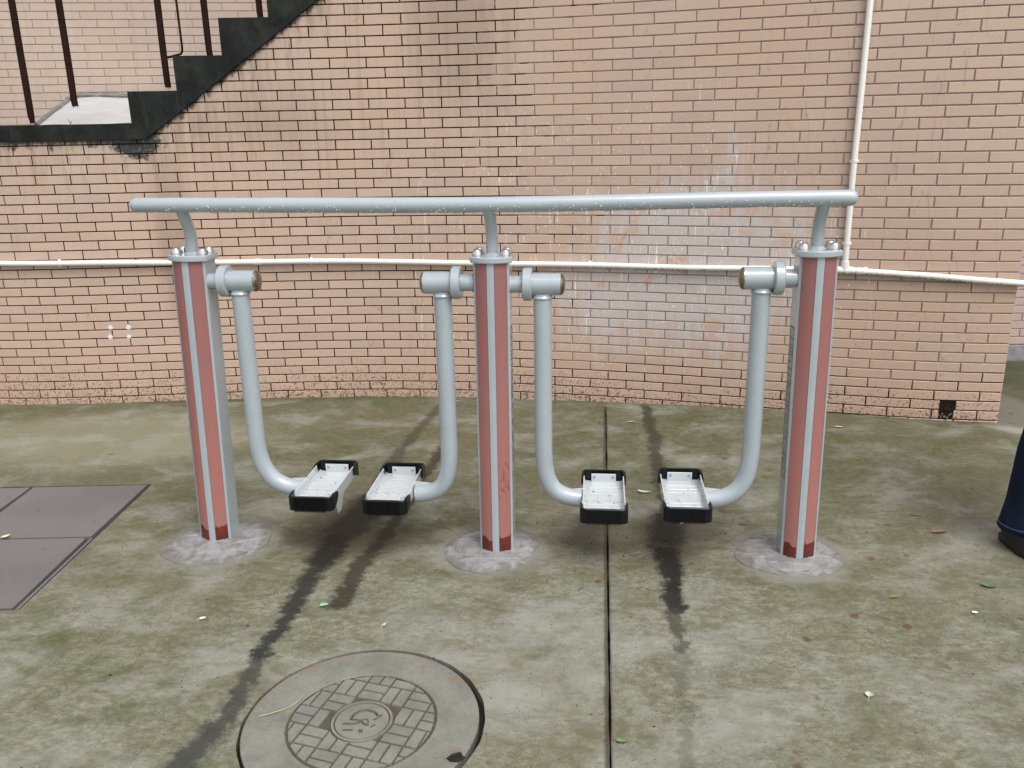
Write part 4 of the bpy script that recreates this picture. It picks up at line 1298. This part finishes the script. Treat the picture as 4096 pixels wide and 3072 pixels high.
leaf('leaf', -.417, 2.352, .022, .013, 1.2, (.42, .45, .2), 'yellow-green bud leaf just above the manhole cover', .4, .5)
leaf('leaf', 1.446, 2.357, .020, .014, 0, (.62, .64, .60), 'tiny whitish leaf at the right of the yard', .2, 0)
leaf('leaf', 1.235, 2.46, .032, .014, .25, (.13, .22, .05), 'bright green narrow leaf flat on the mossy concrete', .05, .2)
leaf('leaf', .26, 1.80, .03, .015, -.2, (.10, .19, .05), 'small vivid green leaf near the lower edge beside the joint', .25, .4)
leaf('leaf', -1.986, 3.02, .036, .022, 1.0, (.55, .55, .36), 'yellowish leaf lying on the joint of the cover slabs', .3, .5, 0, .004)
leaf('leaf', .655, 3.03, .020, .012, .8, (.50, .50, .28), 'tiny straw-coloured leaf just behind the fourth pedal shadow', .3, .3)
leaf('leaf', 1.62, 3.98, .045, .016, -.3, (.55, .45, .20), 'yellow dry leaf on the moss before the brick wall', .1, .3)
leaf('leaf', -.33, 4.66, .05, .014, 0, (.42, .52, .36), 'pale leaf at the wall foot behind the second pedal', .1, .2)
leaf('leaf', .62, 4.20, .05, .014, .2, (.25, .42, .12), 'green leaf near the wall right of the concrete joint', .1, .2)
m = MB(); m.lathe([(.0003, -.018), (.005, -.015), (.0075, -.007), (.0065, .002), (.0078, .010), (.005, .016), (.0003, .018)], 14)
o = m.build('seed_pod', simple('orange_pod', (.48, .20, .09), .5, var=.2, nscale=90, bump=.4), None, M=T(.891, 3.712, .007) @ Rz(.1) @ Ry(math.pi / 2))
tag(o, 'small orange peanut-shaped pod on the concrete behind the fourth pedal', 'pod')
# crumbs of dirt all over the yard
m = MB()
for i in range(900):
    x = rnd.uniform(-2.6, 2.6); y = rnd.uniform(1.3, 4.7)
    if i % 4 == 0: x, y = rnd.gauss(.36, .25), rnd.gauss(2.88, .12)
    if (x - MC[0]) ** 2 + (y - MC[1]) ** 2 < .12 or (x < -1.6 and 2.45 < y < 3.55): continue
    if y > float(np.interp(x, _xs, _ys)) - .02: continue
    s_ = rnd.uniform(.0009, .0028) * (1.6 if rnd.random() < .08 else 1)
    q = (x, y, ground_z(x, y) + s_ * .4)
    m.add([(s_, 0, 0), (-s_ * .8, s_ * .6, 0), (-s_ * .5, -s_ * .8, 0), (0, 0, s_), (0, 0, -s_)], [(0, 1, 3), (1, 2, 3), (2, 0, 3), (1, 0, 4), (2, 1, 4), (0, 2, 4)], False, T(*q) @ Rz(rnd.uniform(0, 6)))
o = m.build('dirt_crumbs', M_black, None); tag(o, 'dark crumbs of dirt scattered over the wet concrete yard', None, None, 'stuff')
# bits of twig
for (x, y, a, l) in ((-.27, 3.02, -.5, .07), (-.9, 3.25, .9, .03), (.22, 2.55, .8, .03)):
    m = MB(); m.tube([(-l / 2, 0, .002), (0, l * .12, .004), (l / 2, 0, .002)], [.0012, .001, .0006], 5)
    o = m.build('twig', simple('twig_brown', (.05, .035, .02)), None, M=T(x, y, ground_z(x, y)) @ Rz(a))
    tag(o, {-.27: 'thin dark twig left of the middle footing', -.9: 'short dark twig behind the left footing', .22: 'short dark twig on bare concrete left of the joint'}[x], 'twig')

# ------------------------------------------------------------------ the person at the right edge
def skin(name, verts, edges, radii, mat, parent, sub=2, root=0):
    me = bpy.data.meshes.new(name); me.from_pydata(verts, edges, []); me.update()
    o = bpy.data.objects.new(name, me); col.objects.link(o)
    sk = o.modifiers.new('s', 'SKIN')
    for i, r in enumerate(radii): me.skin_vertices[0].data[i].radius = r if isinstance(r, tuple) else (r, r)
    me.skin_vertices[0].data[root].use_root = True
    sb = o.modifiers.new('u', 'SUBSURF'); sb.levels = sub; sb.render_levels = sub
    dg = bpy.context.evaluated_depsgraph_get()
    nm = bpy.data.meshes.new_from_object(o.evaluated_get(dg))
    bpy.data.objects.remove(o)
    for p in nm.polygons: p.use_smooth = True
    nm.materials.clear(); nm.materials.append(mat)
    q = bpy.data.objects.new(name, nm); col.objects.link(q); q.parent = parent
    return q
M_skin = simple('skin', (0.50, 0.33, 0.24), .5, .4, var=.06)
M_jacket = simple('grey_jacket', (0.07, 0.075, 0.085), .8, .2, bump=.4, bs=80)
M_hair = simple('black_hair', (0.015, 0.013, 0.012), .5, .4)
def denim():
    N = NT('navy_denim', .85, .15)
    f = N.noise(420, 2, .6, vec=N.mapping(N.obj, (1, 1, .5))); n = N.noise(5, 4, .6, vec=N.obj)
    c = N.mix(N.ss(n, .35, .7), (0.008, 0.014, 0.036), (0.004, 0.007, 0.019))
    c = N.mix(N.mul(N.ss(f, .5, .7), .35), c, (0.018, 0.03, 0.065))
    N.base(c); N.bump(N.add(f, N.mul(n, 3)), .4, .004)
    return N.m
M_denim = denim()
person = empty('person', (1.984, 2.772, 0))
tag(person, 'person in dark navy jeans and black shoes standing at the right edge', 'person')
# local coordinates, facing left-forward
U = .13   # weight rests on the right leg, upper body shifted that way
BV = [(.06, 0, .95), (U, .01, 1.15), (U, .0, 1.38), (U, 0, 1.51), (U, -.015, 1.62), (U, -.01, 1.70), (U, 0, 1.76),
      (U - .17, 0, 1.40), (U - .20, .01, 1.12), (U - .17, -.05, .90), (U - .16, -.07, .83), (U + .17, 0, 1.40), (U + .21, .01, 1.12), (U + .20, -.05, .90), (U + .20, -.07, .83),
      (-.09, 0, .88), (-.105, -.01, .50), (-.115, .02, .11), (-.125, -.07, .035), (-.13, -.14, .03), (.09, 0, .88), (.12, -.01, .50), (.13, .02, .11), (.14, -.07, .035), (.14, -.14, .03)]
BE = [(0, 1), (1, 2), (2, 3), (3, 4), (4, 5), (5, 6), (2, 7), (7, 8), (8, 9), (9, 10), (2, 11), (11, 12), (12, 13), (13, 14), (0, 15), (15, 16), (16, 17), (17, 18), (18, 19), (0, 20), (20, 21), (21, 22), (22, 23), (23, 24)]
BR = [(.15, .10), (.135, .09), (.15, .09), .065, .085, .105, .075, .055, .043, .03, (.022, .036), .055, .043, .03, (.022, .036), .08, .055, .04, .035, .03, .08, .055, .04, .035, .03]
for hand, wrist, inw in ((10, 9, 1), (14, 13, -1)):      # four fingers and a thumb, slightly curled
    hx, hy, hz = BV[hand]
    for dy, ln in ((-.030, .070), (-.010, .080), (.010, .074), (.029, .058)):
        k = len(BV)
        BV += [(hx, hy + dy, hz - .030), (hx + inw * .004, hy + dy, hz - .030 - ln * .5), (hx + inw * .022, hy + dy - .004, hz - .030 - ln)]
        BE += [(hand, k), (k, k + 1), (k + 1, k + 2)]; BR += [.0095, .0085, .007]
    k = len(BV)
    BV += [(hx + inw * .012, hy - .040, hz + .018), (hx + inw * .020, hy - .055, hz - .012), (hx + inw * .024, hy - .052, hz - .036)]
    BE += [(hand, k), (k, k + 1), (k + 1, k + 2)]; BR += [.012, .010, .008]
BV.append((U, -.098, 1.665)); BE.append((5, len(BV) - 1)); BR.append(.007)      # nose
body = skin('body', BV, BE, BR, M_skin, person)
for sx in (-1, 1):
    m = MB(); m.lathe([(.0002, -.011), (.008, -.007), (.011, 0), (.008, .007), (.0002, .011)], 14, T(U + sx * .030, -.092, 1.700)); m.build('eye', simple('eye', (.05, .03, .02), .15), person)
    m = MB(); m.lathe([(.0002, -.03), (.012, -.018), (.015, .008), (.009, .026), (.0002, .03)], 12, T(U + sx * .088, -.005, 1.67)); m.build('ear', M_skin, person)
m = MB(); m.tube([(U - .024, -.088, 1.612), (U, -.097, 1.61), (U + .024, -.088, 1.612)], [.003, .0055, .003], 8); m.build('mouth', simple('lips', (.35, .13, .11), .45), person)
def open_tube(name, rings, mat, n=40, folds=.0, seed=0):
    R = random.Random(seed); m = MB(); vs = []
    ph = [R.uniform(0, 6.28) for _ in range(5)]
    for i, (x, y, z, rx, ry) in enumerate(rings):
        for k in range(n):
            t = 2 * math.pi * k / n
            f = 1 + folds * (math.sin(3 * t + ph[0] + i * .9) * .5 + math.sin(5 * t + ph[1] - i * .7) * .3 + math.sin(2 * t + i * 1.7 + ph[2]) * .5)
            vs.append((x + rx * f * math.cos(t), y + ry * f * math.sin(t), z + folds * .25 * rx * math.sin(2 * t + ph[3] + i)))
    fs = [(i * n + k, i * n + (k + 1) % n, (i + 1) * n + (k + 1) % n, (i + 1) * n + k) for i in range(len(rings) - 1) for k in range(n)]
    m.add(vs, fs, True)
    me = m.mesh(name, [mat]); o = link(name, me, person)
    so = o.modifiers.new('t', 'SOLIDIFY'); so.thickness = .003; so.offset = -1
    return o
for sx, sd_ in ((-1, 3), (1, 5)):
    cx = -.105 if sx < 0 else .125
    legr = [(cx - .035 * (sx < 0) + .0, .012, .080, .094, .082), (cx - .033 * (sx < 0), .012, .090, .092, .085), (cx - .028 * (sx < 0), .010, .18, .088, .084), (cx - .022 * (sx < 0), .006, .28, .085, .083), (cx - .016 * (sx < 0), .0, .38, .083, .085), (cx - .008 * (sx < 0), -.008, .48, .082, .088),
            (cx, -.008, .58, .086, .098), (cx + .008 * -sx, -.004, .70, .093, .105), (cx + .014 * -sx, 0, .82, .102, .118), (cx + .022 * -sx, 0, .90, .105, .122)]
    tr = open_tube('trouser_leg', legr, M_denim, folds=.055, seed=sd_)
    m = MB()
    for z_, d in ((.098, .0935),):
        m.tube([(legr[1][0] + d * math.cos(t * math.pi / 24), .012 + (d - .007) * math.sin(t * math.pi / 24), z_) for t in range(49)], .0009, 5)
    m.build('stitching', simple('seam_thread', (.10, .14, .25)), tr)
open_tube('trouser_seat', [(.03, 0, .86, .175, .125), (.06, 0, .95, .17, .12), (.10, 0, 1.03, .155, .11)], M_denim, folds=.01)
open_tube('jacket', [(.08, 0, .96, .19, .135), (U, 0, 1.08, .185, .13), (U, 0, 1.2, .19, .13), (U, 0, 1.33, .21, .125), (U, 0, 1.42, .19, .11), (U, 0, 1.47, .12, .09), (U, 0, 1.51, .065, .065)], M_jacket, folds=.02, seed=8)
for sx in (-1, 1):
    open_tube('sleeve', [(U + sx * .15, 0, 1.44, .055, .07), (U + sx * .19, 0, 1.34, .062, .066), (U + sx * .21, .005, 1.2, .056, .058), (U + sx * .205, 0, 1.08, .052, .054), (U + sx * .17, -.04, .90, .043, .046)], M_jacket, n=24, folds=.03, seed=9)
m = MB(); m.lathe([(.088, -.03), (.100, 0.0), (.102, .04), (.090, .09), (.055, .12), (.0001, .13)], 24, T(U, .022, 1.70) @ Rx(-.25)); m.build('hair', M_hair, person)
for sx in (-1, 1):     # shoes: sole and upper
    cx = -.148 if sx < 0 else .13
    m = MB(); n = 30
    def outline(k, z, g=1.0):
        pts = []
        for i in range(n):
            t = 2 * math.pi * i / n
            y = -math.cos(t) * .142; x = math.sin(t) * (.050 if math.cos(t) > -.2 else .043) * (1 - .10 * abs(math.cos(t)) ** 4)
            pts.append((x * k * g, y * k + (0 if k > .9 else .012), z))
        return pts
    lv = [outline(1.0, .0), outline(1.03, .006), outline(1.03, .022), outline(.99, .027)]
    up = [(.98, .03), (.97, .045), (.90, .062)]
    lv += [outline(k, z) for k, z in up]
    for k, z, sh in ((.72, .078, .035), (.52, .092, .055), (.46, .115, .062)):
        lv.append([(x / .9 * .95 if k > .6 else x * 1.25, y + sh, z) for x, y, z in outline(k, z)])
    vs = [p for r in lv for p in r]
    m.add(vs, [(i * n + k, i * n + (k + 1) % n, (i + 1) * n + (k + 1) % n, (i + 1) * n + k) for i in range(len(lv) - 1) for k in range(n)], True)
    m.add(lv[0], [tuple(range(n))[::-1]])
    sh = m.build('shoe', simple('black_leather', (.010, .010, .011), .45, .4, bump=.2), person, M=T(cx + (.006 if sx < 0 else 0), -.045, 0) @ Rz(.25 if sx < 0 else -.2))
    m = MB()
    for i in range(14): m.box(-.035 + i * .0042, -.0325 + i * .0042, -.052, -.049, .0835 + i * .0002, .0865 + i * .0002)
    m.build('zip', M_steel, sh)

# rendering defaults
sc.cycles.max_bounces = 6
sc.cycles.use_denoising = True
